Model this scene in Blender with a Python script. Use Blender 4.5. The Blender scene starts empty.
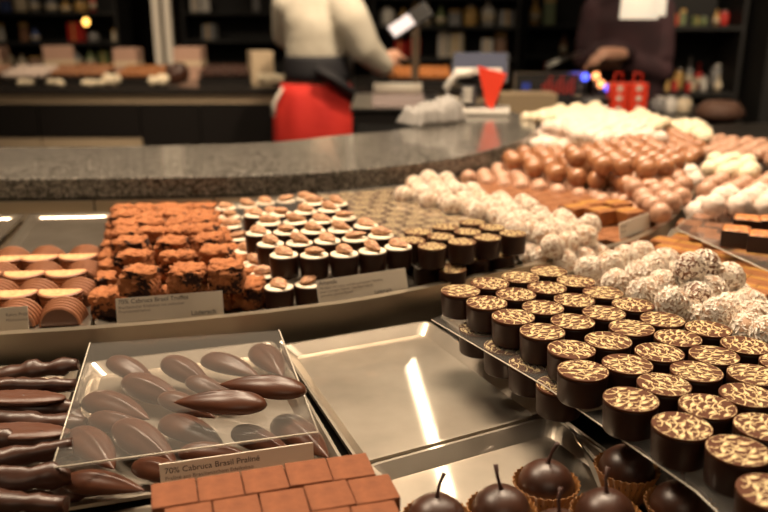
import bpy, bmesh, math, random
from mathutils import Vector, Matrix, noise
R = math.radians; PI = math.pi; V = Vector
sc = bpy.context.scene; COL = sc.collection
random.seed(7)

# ------------------------------------------------------------------ camera, world, light, exposure
CZ = 1.45; PITCH = R(17); F = 800.0
cam_d = bpy.data.cameras.new('camera'); cam = bpy.data.objects.new('camera', cam_d); COL.objects.link(cam)
cam.location = (0, 0, CZ); cam.rotation_euler = (PI/2 - PITCH, 0, 0)
cam_d.sensor_width = 36; cam_d.lens = 36*F/768; cam_d.clip_start = .02; cam_d.clip_end = 60
cam_d.dof.use_dof = True; cam_d.dof.focus_distance = .51; cam_d.dof.aperture_fstop = 7.0
sc.camera = cam
vs = sc.view_settings; vs.view_transform = 'Standard'; vs.look = 'None'; vs.gamma = 1; vs.use_curve_mapping = False
vs.exposure = 0.68
w = bpy.data.worlds.new('world'); sc.world = w; w.use_nodes = True
w.node_tree.nodes['Background'].inputs[0].default_value = (1, .78, .55, 1)
w.node_tree.nodes['Background'].inputs[1].default_value = .25
def area(name, loc, sx, sy, power, col=(1, .79, .565), target=None, spread=180):
    l = bpy.data.lights.new(name, 'AREA'); l.shape = 'RECTANGLE'; l.size = sx; l.size_y = sy; l.energy = power; l.color = col
    l.spread = R(spread)
    o = bpy.data.objects.new(name, l); COL.objects.link(o); o.location = loc
    if target is not None:
        o.rotation_euler = (V(target) - V(loc)).to_track_quat('-Z', 'Y').to_euler()
    return o
def spot(name, loc, target, power, angle=60, col=(1, .79, .565), rad=.04):
    l = bpy.data.lights.new(name, 'SPOT'); l.energy = power; l.color = col; l.spot_size = R(angle); l.spot_blend = .6; l.shadow_soft_size = rad
    o = bpy.data.objects.new(name, l); COL.objects.link(o); o.location = loc
    o.rotation_euler = (V(target) - V(loc)).to_track_quat('-Z', 'Y').to_euler(); return o
area('case_light', (.15, 1.25, 2.75), .9, .3, 34, target=(.05, .7, 1.2))
area('case_light_right', (1.2, 1.5, 2.7), .5, .5, 8.5, target=(.6, 1.2, 1.2))
area('case_light_left', (-.8, 1.0, 2.7), .5, .3, 16, target=(-.25, .7, 1.2))
area('added_front_fill', (.1, -1.3, 2.7), 1.4, .5, 3.5, target=(0, .2, 1.0))  # added fill from the front, keeps the step rail faces from going dark
area('added_ceiling_fill', (0, 3.4, 1.9), 8.0, 9.0, 13, target=(0, 3.4, 3))  # added unseen fill aimed upward, brightens the ceiling that the steel reflects
for k, (x, y, tx, ty, p) in enumerate([(-2.2, 3.3, -1.9, 4.7, 130), (-.9, 3.1, -.8, 4.7, 110), (.1, 2.9, -.25, 4.0, 230), (.9, 2.6, .5, 3.6, 60), (1.8, 2.4, 2.1, 4.3, 260), (-1.5, 4.6, -1.6, 6.3, 50)]):
    spot('spotlight', (x, y, 2.9), (tx, ty, 1.1), p*.42, 65)

# ------------------------------------------------------------------ helpers
SP, CP = math.sin(PITCH), math.cos(PITCH)
def ray(px, py):
    u = (px - 384)/F; v = (256 - py)/F
    return V((u, CP + v*SP, -SP + v*CP))
def at(px, py, h):                       # the point h below eye level seen at that place of the photograph
    d = ray(px, py); t = h/(-d.z); return V((d.x*t, d.y*t, CZ - h))
def atY(px, py, Y):
    d = ray(px, py); t = Y/d.y; return V((d.x*t, Y, CZ + d.z*t))
MATS = {}
def mat(name, col, rough=.5, metal=0, spec=.5, coat=0, sss=0):
    m = bpy.data.materials.new(name); m.use_nodes = True; b = m.node_tree.nodes['Principled BSDF']
    b.inputs['Base Color'].default_value = (*col, 1); b.inputs['Roughness'].default_value = rough
    b.inputs['Metallic'].default_value = metal; b.inputs['Specular IOR Level'].default_value = spec
    b.inputs['Coat Weight'].default_value = coat
    if sss: b.inputs['Subsurface Weight'].default_value = sss; b.inputs['Subsurface Scale'].default_value = .002
    MATS[name] = m; return m
def nodes(m): return m.node_tree.nodes, m.node_tree.links, m.node_tree.nodes['Principled BSDF']
def noisy(m, c1, c2, scale, detail=6, lo=.35, hi=.65, bump=0, bdist=.001, bscale=None, rough=None, kind='noise', stretch=None):
    N, L, b = nodes(m)
    tc = N.new('ShaderNodeTexCoord'); mp = N.new('ShaderNodeMapping'); L.new(tc.outputs['Object'], mp.inputs[0])
    if stretch: mp.inputs['Scale'].default_value = stretch
    if kind == 'noise':
        n = N.new('ShaderNodeTexNoise'); n.inputs['Scale'].default_value = scale; n.inputs['Detail'].default_value = detail
    else:
        n = N.new('ShaderNodeTexVoronoi'); n.inputs['Scale'].default_value = scale
    L.new(mp.outputs[0], n.inputs['Vector'])
    r = N.new('ShaderNodeValToRGB'); r.color_ramp.elements[0].position = lo; r.color_ramp.elements[1].position = hi
    r.color_ramp.elements[0].color = (*c1, 1); r.color_ramp.elements[1].color = (*c2, 1)
    L.new(n.outputs[0], r.inputs[0]); L.new(r.outputs[0], b.inputs['Base Color'])
    if bump:
        n2 = n
        if bscale:
            n2 = N.new('ShaderNodeTexNoise'); n2.inputs['Scale'].default_value = bscale; n2.inputs['Detail'].default_value = 5; L.new(mp.outputs[0], n2.inputs['Vector'])
        bp = N.new('ShaderNodeBump'); bp.inputs['Strength'].default_value = bump; bp.inputs['Distance'].default_value = bdist
        L.new(n2.outputs[0], bp.inputs['Height']); L.new(bp.outputs[0], b.inputs['Normal'])
    if rough:
        mr = N.new('ShaderNodeMapRange'); mr.inputs[3].default_value = rough[0]; mr.inputs[4].default_value = rough[1]
        mr.inputs[1].default_value = lo; mr.inputs[2].default_value = hi
        L.new(n.outputs[0], mr.inputs[0]); L.new(mr.outputs[0], b.inputs['Roughness'])
    return m
dark_choc = mat('dark_chocolate', (.030, .011, .006), .38); noisy(dark_choc, (.034, .011, .005), (.06, .02, .009), 60, bump=.15, bdist=.0006)
pod_choc = mat('satin_chocolate', (.07, .027, .016), .34, spec=.35); noisy(pod_choc, (.058, .019, .009), (.092, .032, .015), 40, bump=.05, bdist=.0005)
cap_choc = mat('cup_top_chocolate', (.085, .025, .007), .55, spec=.15)
shell_choc = mat('cup_shell_chocolate', (.026, .008, .0035), .42, spec=.3)
milk = mat('milk_chocolate', (.27, .10, .04), .42); noisy(milk, (.22, .08, .03), (.32, .125, .052), 80)
rose = mat('pinkish_chocolate', (.42, .20, .125), .35); noisy(rose, (.38, .2, .12), (.52, .3, .2), 50)
nut_brown = mat('glossy_brown_chocolate', (.25, .095, .045), .3, coat=.3); noisy(nut_brown, (.27, .105, .042), (.40, .18, .08), 40)
ribbed = mat('ribbed_milk_chocolate', (.25, .095, .04), .5)
ribbed_face = mat('smooth_dark_face', (.085, .028, .012), .45)
dusted = mat('crisp_light_top', (.6, .27, .1), .8); noisy(dusted, (.56, .27, .11), (.74, .42, .2), 350, bump=.3, bdist=.0005)
cocoa = mat('cocoa_powder', (.3, .1, .03), .95)
noisy(cocoa, (.25, .080, .025), (.40, .145, .050), 140, bump=.7, bdist=.0012, bscale=420, lo=.3, hi=.62)
cocoa_bare = mat('bare_truffle_chocolate', (.045, .014, .007), .6); noisy(cocoa_bare, (.03, .009, .005), (.14, .045, .016), 220, bump=.6, bdist=.001, lo=.45, hi=.7)
N, L, b = nodes(cocoa)
at_ = N.new('ShaderNodeAttribute'); at_.attribute_name = 'bare'; n3 = N.new('ShaderNodeTexNoise'); n3.inputs['Scale'].default_value = 380; n3.inputs['Detail'].default_value = 4
tc3 = N.new('ShaderNodeTexCoord'); L.new(tc3.outputs['Object'], n3.inputs['Vector'])
ad = N.new('ShaderNodeMath'); ad.operation = 'ADD'; L.new(at_.outputs['Fac'], ad.inputs[0]); L.new(n3.outputs[0], ad.inputs[1])
mr3 = N.new('ShaderNodeMapRange'); mr3.inputs[1].default_value = 1.12; mr3.inputs[2].default_value = 1.24; L.new(ad.outputs[0], mr3.inputs[0])
mc = N.new('ShaderNodeMix'); mc.data_type = 'RGBA'; L.new(mr3.outputs[0], mc.inputs[0]); L.new(b.inputs['Base Color'].links[0].from_socket, mc.inputs[6]); mc.inputs[7].default_value = (.03, .009, .004, 1)
L.new(mc.outputs[2], b.inputs['Base Color'])
cube_cocoa = mat('cocoa_dusted_square', (.4, .13, .045), .9); noisy(cube_cocoa, (.17, .052, .018), (.23, .075, .027), 120, bump=.3, bdist=.0006, bscale=600)
cream = mat('cream_filling', (.86, .74, .56), .45)
gold = mat('cream_gold_transfer', (.70, .54, .27), .5)
almond_m = mat('roasted_almond', (.4, .19, .09), .6); noisy(almond_m, (.24, .09, .035), (.62, .34, .17), 190, bump=.8, bdist=.0006, stretch=(1, 4, 4))
coco_core = mat('truffle_core', (.52, .33, .21), .7)
coco_core_dark = mat('dark_truffle_core', (.2, .085, .04), .6)
flake = mat('coconut_flake', (.93, .84, .73), .75)
caramel = mat('caramel_square', (.3, .115, .035), .4); noisy(caramel, (.24, .085, .024), (.38, .15, .045), 60)
brownie = mat('brown_gianduja', (.25, .1, .042), .4); noisy(brownie, (.2, .075, .028), (.31, .13, .055), 60)
yellow = mat('yellow_stripe', (.62, .38, .09), .5)
crunch = mat('caramel_crunch', (.5, .17, .04), .35); noisy(crunch, (.33, .09, .02), (.68, .27, .07), 260, bump=1, bdist=.002)
white_choc = mat('white_chocolate', (.86, .76, .58), .45); noisy(white_choc, (.8, .68, .5), (.9, .81, .64), 60)
ivory = mat('ivory_chocolate', (.76, .64, .45), .5)
pink_white = mat('powdered_white', (.85, .72, .62), .7); noisy(pink_white, (.66, .50, .41), (.78, .65, .55), 160, bump=.4, bdist=.001)
paper_brown = mat('brown_cup_paper', (.36, .16, .045), .6)
stem_m = mat('cherry_stem', (.05, .016, .01), .5)
bits_dark = mat('dark_crumbs', (.05, .02, .012), .7)
steel = mat('brushed_steel', (.56, .48, .37), .33, metal=1)
tray_steel = mat('worn_tray_steel', (.48, .42, .345), .40, metal=1)
N, L, b = nodes(tray_steel)
b2 = N.new('ShaderNodeBsdfPrincipled'); b2.inputs['Base Color'].default_value = (.50, .44, .365, 1); b2.inputs['Metallic'].default_value = 1; b2.inputs['Roughness'].default_value = .05
nz = N.new('ShaderNodeTexNoise'); nz.inputs['Scale'].default_value = 25; nz.inputs['Detail'].default_value = 10; tc = N.new('ShaderNodeTexCoord'); L.new(tc.outputs['Object'], nz.inputs['Vector'])
mr = N.new('ShaderNodeMapRange'); mr.inputs[3].default_value = .25; mr.inputs[4].default_value = .6; L.new(nz.outputs[0], mr.inputs[0])
ms = N.new('ShaderNodeMixShader'); L.new(mr.outputs[0], ms.inputs[0]); L.new(b.outputs[0], ms.inputs[1]); L.new(b2.outputs[0], ms.inputs[2])
L.new(ms.outputs[0], N['Material Output'].inputs[0])
case_dark = mat('case_bottom', (.03, .026, .022), .35, metal=.4)
granite = mat('speckled_granite', (.2, .18, .16), .18, coat=.3)
N, L, b = nodes(granite)
tc = N.new('ShaderNodeTexCoord'); vz = N.new('ShaderNodeTexVoronoi'); vz.inputs['Scale'].default_value = 620
nz = N.new('ShaderNodeTexNoise'); nz.inputs['Scale'].default_value = 260; nz.inputs['Detail'].default_value = 8
L.new(tc.outputs['Object'], vz.inputs['Vector']); L.new(tc.outputs['Object'], nz.inputs['Vector'])
r1 = N.new('ShaderNodeValToRGB'); r1.color_ramp.elements[0].position = .1; r1.color_ramp.elements[1].position = .9
r1.color_ramp.elements[0].color = (.018, .016, .014, 1); r1.color_ramp.elements[1].color = (.32, .29, .25, 1)
e = r1.color_ramp.elements.new(.55); e.color = (.085, .077, .066, 1)
sepc = N.new('ShaderNodeSeparateColor'); L.new(vz.outputs['Color'], sepc.inputs[0])
mx = N.new('ShaderNodeMath'); mx.operation = 'ADD'; mx.inputs[1].default_value = -.5
mx2 = N.new('ShaderNodeMath'); mx2.operation = 'ADD'
L.new(nz.outputs[0], mx.inputs[0]); L.new(mx.outputs[0], mx2.inputs[0]); L.new(sepc.outputs[0], mx2.inputs[1])
L.new(mx2.outputs[0], r1.inputs[0]); L.new(r1.outputs[0], b.inputs['Base Color'])
black = mat('black_lacquer', (.012, .010, .009), .35)
black_matt = mat('matt_black', (.012, .011, .010), .7)
beige = mat('beige_laminate', (.42, .32, .21), .5)
card = mat('label_card', (.74, .67, .56), .6)
ink = mat('label_ink', (.06, .045, .035), .8)
ink_soft = mat('label_small_ink', (.24, .19, .15), .8)
def clear(name, haze, tint=(1, 1, 1)):
    m = bpy.data.materials.new(name); m.use_nodes = True; N = m.node_tree.nodes; L = m.node_tree.links; N.clear()
    out = N.new('ShaderNodeOutputMaterial'); tr = N.new('ShaderNodeBsdfTransparent'); tr.inputs[0].default_value = (*tint, 1)
    gl = N.new('ShaderNodeBsdfGlossy'); gl.inputs['Roughness'].default_value = .06
    df = N.new('ShaderNodeBsdfDiffuse'); df.inputs[0].default_value = (.8, .75, .68, 1)
    fr = N.new('ShaderNodeFresnel'); fr.inputs[0].default_value = 1.45
    m1 = N.new('ShaderNodeMixShader'); m1.inputs[0].default_value = haze; m2 = N.new('ShaderNodeMixShader')
    L.new(tr.outputs[0], m1.inputs[1]); L.new(df.outputs[0], m1.inputs[2])
    ge = N.new('ShaderNodeNewGeometry'); om = N.new('ShaderNodeMath'); om.operation = 'SUBTRACT'; om.inputs[0].default_value = 1; L.new(ge.outputs['Backfacing'], om.inputs[1]); mu = N.new('ShaderNodeMath'); mu.operation = 'MULTIPLY'; L.new(fr.outputs[0], mu.inputs[0]); L.new(om.outputs[0], mu.inputs[1]); L.new(mu.outputs[0], m2.inputs[0]); L.new(m1.outputs[0], m2.inputs[1]); L.new(gl.outputs[0], m2.inputs[2])
    L.new(m2.outputs[0], out.inputs[0]); MATS[name] = m; return m
acrylic = clear('clear_acrylic', .035); acrylic_lid = clear('scuffed_acrylic', .035)
acrylic_edge = mat('acrylic_edge', (.62, .56, .46), .25)
glass = clear('window_glass', .0, (.8, .8, .8))

def obj(name, me, m=None, parent=None, loc=None, rot=None, smooth=False):
    if isinstance(me, bmesh.types.BMesh):
        bm = me; me = bpy.data.meshes.new(name); bm.to_mesh(me); bm.free()
    if m is not None and not me.materials:
        for x in (m if isinstance(m, (list, tuple)) else [m]): me.materials.append(x)
    if smooth:
        for p in me.polygons: p.use_smooth = True
    o = bpy.data.objects.new(name, me); COL.objects.link(o)
    if parent: o.parent = parent
    if loc is not None: o.location = loc
    if rot is not None: o.rotation_euler = rot
    return o
def tag(o, label, cat, group=None, kind=None):
    o['label'] = label; o['category'] = cat
    if group: o['group'] = group
    if kind: o['kind'] = kind
    return o
def struct(o, label=None):
    o['kind'] = 'structure'
    if label: o['label'] = label
    return o
def empty(name, loc=(0, 0, 0), rz=0):
    o = bpy.data.objects.new(name, None); COL.objects.link(o); o.location = loc; o.rotation_euler = (0, 0, rz)
    o.empty_display_size = .02; return o
def dup(root, loc, rot=(0, 0, 0), scale=1):
    r = root.copy(); COL.objects.link(r); r.location = loc; r.rotation_euler = rot
    r.scale = (scale,)*3 if not isinstance(scale, tuple) else scale
    for k in ('label', 'group'):
        if k in r: del r[k]
    for ch in list(root.children):
        c = ch.copy(); COL.objects.link(c); c.parent = r
        for g in list(ch.children):
            d = g.copy(); COL.objects.link(d); d.parent = c
    return r
ORD = ['', 'first', 'second', 'third', 'fourth', 'fifth', 'sixth', 'seventh', 'eighth', 'ninth', 'tenth', 'eleventh', 'twelfth', 'thirteenth',
       'fourteenth', 'fifteenth', 'sixteenth', 'seventeenth', 'eighteenth', 'nineteenth', 'twentieth'] + ['%dth' % k for k in range(21, 60)]

def box(bm, x0, x1, y0, y1, z0, z1, mi=0, M=None, bev=0):
    r = bmesh.ops.create_cube(bm, size=1); vv = r['verts']
    T = Matrix.Translation(((x0+x1)/2, (y0+y1)/2, (z0+z1)/2)) @ Matrix.Diagonal((x1-x0, y1-y0, z1-z0, 1))
    if M: T = M @ T
    bmesh.ops.transform(bm, matrix=T, verts=vv)
    fs = {f for v in vv for f in v.link_faces}
    for f in fs: f.material_index = mi
    if bev:
        es = {e for v in vv for e in v.link_edges}
        bmesh.ops.bevel(bm, geom=list(es), offset=bev, segments=2, affect='EDGES', profile=.6)
    return bm
def nb(): return bmesh.new()
def boxm(*a, **k): return box(nb(), *a, **k)
def lathe(bm, prof, seg=32, mi=0, cap_lo=True, cap_hi=True, flute=0, M=None, smooth=True):
    rings = []
    for (r, z) in prof:
        ring = []
        for k in range(seg):
            a = 2*PI*k/seg; rr = r*(1 + (flute*(1 if k % 2 else -1)))
            p = V((rr*math.cos(a), rr*math.sin(a), z))
            ring.append(bm.verts.new(M @ p if M else p))
        rings.append(ring)
    for i in range(len(rings)-1):
        for k in range(seg):
            f = bm.faces.new((rings[i][k], rings[i][(k+1) % seg], rings[i+1][(k+1) % seg], rings[i+1][k])); f.material_index = mi; f.smooth = smooth
    if cap_lo: bm.faces.new(list(reversed(rings[0]))).material_index = mi
    if cap_hi: bm.faces.new(rings[-1]).material_index = mi
    return bm
def tube(bm, pts, rad, seg=10, mi=0, flat=1.0):
    pts = [V(p) for p in pts]; n = len(pts); rads = rad if isinstance(rad, (list, tuple)) else [rad]*n; rings = []
    up = V((0, 0, 1))
    for i, p in enumerate(pts):
        t = (pts[min(i+1, n-1)] - pts[max(i-1, 0)]).normalized()
        s = t.cross(up)
        if s.length < .05: s = t.cross(V((0, 1, 0)))
        s.normalize(); u = s.cross(t)
        rings.append([bm.verts.new(p + s*rads[i]*math.cos(2*PI*k/seg) + u*rads[i]*flat*math.sin(2*PI*k/seg)) for k in range(seg)])
    for i in range(n-1):
        for k in range(seg):
            f = bm.faces.new((rings[i][k], rings[i][(k+1) % seg], rings[i+1][(k+1) % seg], rings[i+1][k])); f.smooth = True; f.material_index = mi
    bm.faces.new(list(reversed(rings[0]))).material_index = mi; bm.faces.new(rings[-1]).material_index = mi
    return bm
def ball(bm, c, rx, ry=None, rz=None, u=20, v=12, mi=0, M=None):
    ry = ry or rx; rz = rz or rx
    r = bmesh.ops.create_uvsphere(bm, u_segments=u, v_segments=v, radius=1)
    T = Matrix.Translation(c) @ Matrix.Diagonal((rx, ry, rz, 1))
    if M: T = Matrix.Translation(c) @ M @ Matrix.Diagonal((rx, ry, rz, 1))
    bmesh.ops.transform(bm, matrix=T, verts=r['verts'])
    for f in {f for q in r['verts'] for f in q.link_faces}: f.smooth = True; f.material_index = mi
    return bm
def prism(bm, poly, z0, z1, mi=0):
    lo = [bm.verts.new((p[0], p[1], z0)) for p in poly]; hi = [bm.verts.new((p[0], p[1], z1)) for p in poly]; n = len(poly)
    bm.faces.new(list(reversed(lo))).material_index = mi; bm.faces.new(hi).material_index = mi
    for i in range(n): bm.faces.new((lo[i], lo[(i+1) % n], hi[(i+1) % n], hi[i])).material_index = mi
    bmesh.ops.recalc_face_normals(bm, faces=bm.faces[:])
    return bm
def catmull(pts, n=8):
    P = [V((p[0], p[1])) for p in pts]; P = [2*P[0]-P[1]] + P + [2*P[-1]-P[-2]]; out = []
    for i in range(1, len(P)-2):
        for k in range(n):
            t = k/n; a, b_, c, d = P[i-1:i+3]
            out.append(.5*((2*b_) + (c-a)*t + (2*a-5*b_+4*c-d)*t*t + (3*b_-a-3*c+d)*t**3))
    out.append(P[-2]); return out
def inside(p, poly):
    c = False; j = len(poly)-1
    for i in range(len(poly)):
        a, b_ = poly[i], poly[j]
        if (a[1] > p[1]) != (b_[1] > p[1]) and p[0] < (b_[0]-a[0])*(p[1]-a[1])/(b_[1]-a[1]) + a[0]: c = not c
        j = i
    return c
def pxpoly(px, h): return [at(x, y, h) for x, y in px]
def hexfill(poly, sp, ang=0, rowf=.87, off=(0, 0)):     # rows of points inside a plan polygon: (x, y, row, column)
    ca, sa = math.cos(ang), math.sin(ang)
    q = [(p[0]*ca + p[1]*sa, -p[0]*sa + p[1]*ca) for p in poly]
    y0 = min(p[1] for p in q) + off[1]; y1 = max(p[1] for p in q); x0 = min(p[0] for p in q) + off[0]; x1 = max(p[0] for p in q)
    out = []; j = 0; row = 0; y = y0 + sp*.3
    while y < y1:
        x = x0 + (sp/2 if j % 2 else 0); c = 0; hit = False
        while x < x1:
            if inside((x, y), q):
                if not hit: row += 1; hit = True
                c += 1; out.append((x*ca - y*sa, x*sa + y*ca, row, c))
            x += sp
        y += sp*rowf; j += 1
    return out
def offset_curve(c, d):
    out = []
    for i, p in enumerate(c):
        t = (c[min(i+1, len(c)-1)] - c[max(i-1, 0)]).normalized(); out.append(p + V((-t.y, t.x))*d)
    return out
def band(bm, c0, c1, z0, z1, mi=0):       # closed strip between two plan curves
    n = len(c0); rows = []
    for p, z in ((c0, z0), (c1, z0), (c1, z1), (c0, z1)): rows.append([bm.verts.new((q[0], q[1], z)) for q in p])
    for a in range(4):
        b_ = (a+1) % 4
        for i in range(n-1): bm.faces.new((rows[a][i], rows[a][i+1], rows[b_][i+1], rows[b_][i])).material_index = mi
    bm.faces.new([r[0] for r in rows]); bm.faces.new([r[-1] for r in rows])
    bmesh.ops.recalc_face_normals(bm, faces=bm.faces[:]); return bm
Z = lambda h: CZ - h

# ------------------------------------------------------------------ room
wall_m = mat('dark_wall', (.022, .016, .012), .6); noisy(wall_m, (.014, .010, .008), (.035, .024, .017), 1.5)
floor_m = mat('dark_floor', (.05, .038, .028), .3); noisy(floor_m, (.035, .026, .02), (.07, .05, .037), 3)
ceil_m = mat('ceiling_paint', (.46, .41, .36), .9)
struct(obj('floor', boxm(-5, 5, -2, 9, -.1, 0), floor_m)); struct(obj('ceiling', boxm(-5, 5, -2, 9, 3.0, 3.1), ceil_m))
struct(obj('wall_back', boxm(-5, 5, 9, 9.1, 0, 3), wall_m)); struct(obj('wall_left', boxm(-5.1, -5, -2, 9, 0, 3), wall_m))
struct(obj('wall_right', boxm(5, 5.1, -2, 9, 0, 3), wall_m)); struct(obj('wall_front', boxm(-5, 5, -2.1, -2, 0, 3), wall_m))

# linear ceiling lamp whose reflection runs down the empty trays
def lit(name, col, s):
    m = bpy.data.materials.new(name); m.use_nodes = True; N = m.node_tree.nodes; b = N['Principled BSDF']
    b.inputs['Base Color'].default_value = (*col, 1); b.inputs['Emission Color'].default_value = (*col, 1); b.inputs['Emission Strength'].default_value = s; return m
lampw = lit('lamp_diffuser', (1, .85, .62), 14)
def mirror_on_ceiling(px, py, h, zc):
    d = ray(px, py); p = at(px, py, h); t = (zc - p.z)/(-d.z); return V((p.x + d.x*t, p.y + d.y*t, zc))
m0 = mirror_on_ceiling(397, 318, .262, 2.8); m1 = mirror_on_ceiling(450, 500, .262, 2.8)
lt = empty('linear_ceiling_lamp', ((m0+m1)/2)); tag(lt, 'long narrow warm white lamp hung from the ceiling over the counter', 'ceiling lamp')
dv = (m1-m0); Lh = dv.length/2; lt.rotation_euler = (0, 0, math.atan2(dv.y, dv.x))
obj('housing', boxm(-Lh-.02, Lh+.02, -.05, .05, .0, .06), black, lt)
obj('diffuser', boxm(-Lh, Lh, -.02, .02, -.012, 0), lampw, lt)
for s in (-1, 1): obj('hanger', tube(nb(), [(s*Lh*.8, 0, .06), (s*Lh*.8, 0, .2)], .004), black, lt)

# ------------------------------------------------------------------ display case: rail, tier floors, granite counter
rail_px = [(-150, 343), (-60, 337), (0, 333), (95, 327), (192, 319), (285, 309), (372, 297), (450, 281), (532, 264), (590, 251), (640, 236), (672, 216), (690, 196), (697, 176), (683, 152), (655, 130), (610, 113)]
RAIL = catmull([at(x, y, .235) for x, y in rail_px], 6)
gr_near = [(-150, 180), (0, 179), (135, 177.5), (270, 174.5), (340, 170.5), (400, 165), (450, 158.5), (485, 151), (512, 143), (530, 135), (536, 126), (528, 117), (510, 111), (488, 108)]
gr_far = [(-150, 148), (0, 147), (135, 146), (270, 142), (340, 135), (390, 131), (430, 123), (458, 115), (474, 110)]
GN = catmull([at(x, y, .2105) for x, y in gr_near], 6); GF = catmull([at(x, y, .2105) for x, y in gr_far], 6)
gpoly = [(p.x, p.y) for p in GN] + [(p.x, p.y) for p in reversed(GF)]
gb = prism(nb(), gpoly, Z(.238), Z(.2105))
gr = obj('granite_worktop', gb, granite)
bv = gr.modifiers.new('bevel', 'BEVEL'); bv.width = .0015; bv.segments = 2; bv.limit_method = 'ANGLE'
tag(gr, 'long curved worktop of speckled grey granite behind the chocolate trays', 'worktop')
# counter body under the granite
GN2 = [V((p[0], p[1])) for p in GN]
def shrink(poly, d):
    c = V((sum(p[0] for p in poly)/len(poly), sum(p[1] for p in poly)/len(poly)))
    return [(p[0] + (c.x-p[0])*d, p[1] + (c.y-p[1])*d) for p in poly]
# back tier: floor between rail and granite
n = 60
def resample(c, n):
    d = [0]
    for i in range(1, len(c)): d.append(d[-1] + (V(c[i][:2]) - V(c[i-1][:2])).length)
    out = []
    for k in range(n):
        t = d[-1]*k/(n-1); i = max(1, next((j for j in range(1, len(d)) if d[j] >= t - 1e-9), len(d)-1))
        f = (t - d[i-1])/max(d[i]-d[i-1], 1e-9); a, b_ = V(c[i-1][:2]), V(c[i][:2]); out.append(a + (b_-a)*f)
    return out
Rr = resample(RAIL, n); Gr = resample(GN[:int(len(GN)*.86)], n)
root = empty('display_case', (0, 0, 0)); tag(root, 'stepped brushed steel display case curving around the granite worktop', 'display case')
bm = band(nb(), Rr, Gr, Z(.262), Z(.256)); obj('upper_tier', bm, steel, root)
RO = offset_curve(RAIL, -.0025)
def rail_mesh():
    bm = band(nb(), RAIL, RO, Z(.277), Z(.236)); band(bm, offset_curve(RAIL, .004), offset_curve(RAIL, -.0035), Z(.2365), Z(.235)); return bm
obj('step_rail', rail_mesh(), steel, root)
front_edge = [V((-.62, .30)), V((-.2, .27)), V((.2, .27)), V((.5, .36)), V((.8, .62)), V((1.02, 1.0)), V((1.1, 1.5)), V((1.05, 2.1))]
FE = resample(catmull(front_edge, 6), n)
obj('lower_tier', band(nb(), resample(RO, n), FE, Z(.283), Z(.275)), case_dark, root)
obj('body', band(nb(), offset_curve(FE, 0), offset_curve(FE, .03), .0, Z(.283)), black, root)
obj('front_lip', band(nb(), offset_curve(FE, -.006), offset_curve(FE, .006), Z(.283), Z(.23)), steel, root)
obj('counter_body', prism(nb(), [(q[0], q[1] + .004) for q in gpoly], 0, Z(.2385)), black, root)
# back wall plates under the granite edge, in lengths
BW = resample(offset_curve([V(p[:2]) for p in GN], -.004), 61)
for k in range(0, 54, 6):
    seg = BW[k:k+7]; seg = [seg[0] + (seg[1]-seg[0])*.05] + seg[1:-1] + [seg[-1] + (seg[-2]-seg[-1])*.05]
    obj('backsplash', band(nb(), seg, offset_curve(seg, -.003), Z(.2555), Z(.2395)), steel, root)

# ------------------------------------------------------------------ trays
def tray_mesh(q, hf, rim=.010, wall=.007, slope=.3, cr=.008):    # q: outer corners in plan (BL, BR, FR, FL), sheet metal with raised sloping edge and rounded corners
    bm = nb(); c = sum((V(p[:2]) for p in q), V((0, 0)))/4
    def ring(ins, z, rr):
        pts = []; P = [V(p[:2]) for p in q]
        for i in range(4):
            a, b_, d = P[i-1], P[i], P[(i+1) % 4]; e1 = (a-b_).normalized(); e2 = (d-b_).normalized()
            s = abs(e1.x*e2.y - e1.y*e2.x); o = b_ + (e1+e2)*ins/s
            for k in range(5):
                t = k/4; pts.append(o + e1*rr*(1-t)**2 + e2*rr*t**2)
        return [bm.verts.new((p.x, p.y, z)) for p in pts]
    zf = Z(hf)
    rs = [ring(0, zf + wall - .002, cr), ring(.0005, zf + wall, cr), ring(rim*.25, zf + wall, cr*.9), ring(rim*(1), zf + .0012, cr*.8), ring(rim*1.15, zf, cr*.8)]
    for a in range(len(rs)-1):
        m_ = len(rs[a])
        for i in range(m_): bm.faces.new((rs[a][i], rs[a][(i+1) % m_], rs[a+1][(i+1) % m_], rs[a+1][i]))
    bm.faces.new(rs[-1]); bmesh.ops.recalc_face_normals(bm, faces=bm.faces[:])
    return bm
def tray(q_px, hf, label, group=None, hr=None, **k):
    hr = hr or hf - .007
    q = [at(x, y, hr) for x, y in q_px]
    o = obj('steel_tray', tray_mesh(q, hf, **k), tray_steel)
    sd = o.modifiers.new('solid', 'SOLIDIFY'); sd.thickness = .0008; sd.offset = -1
    return tag(o, label, 'tray', group)
HF, HB = .262, .2505
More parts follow.
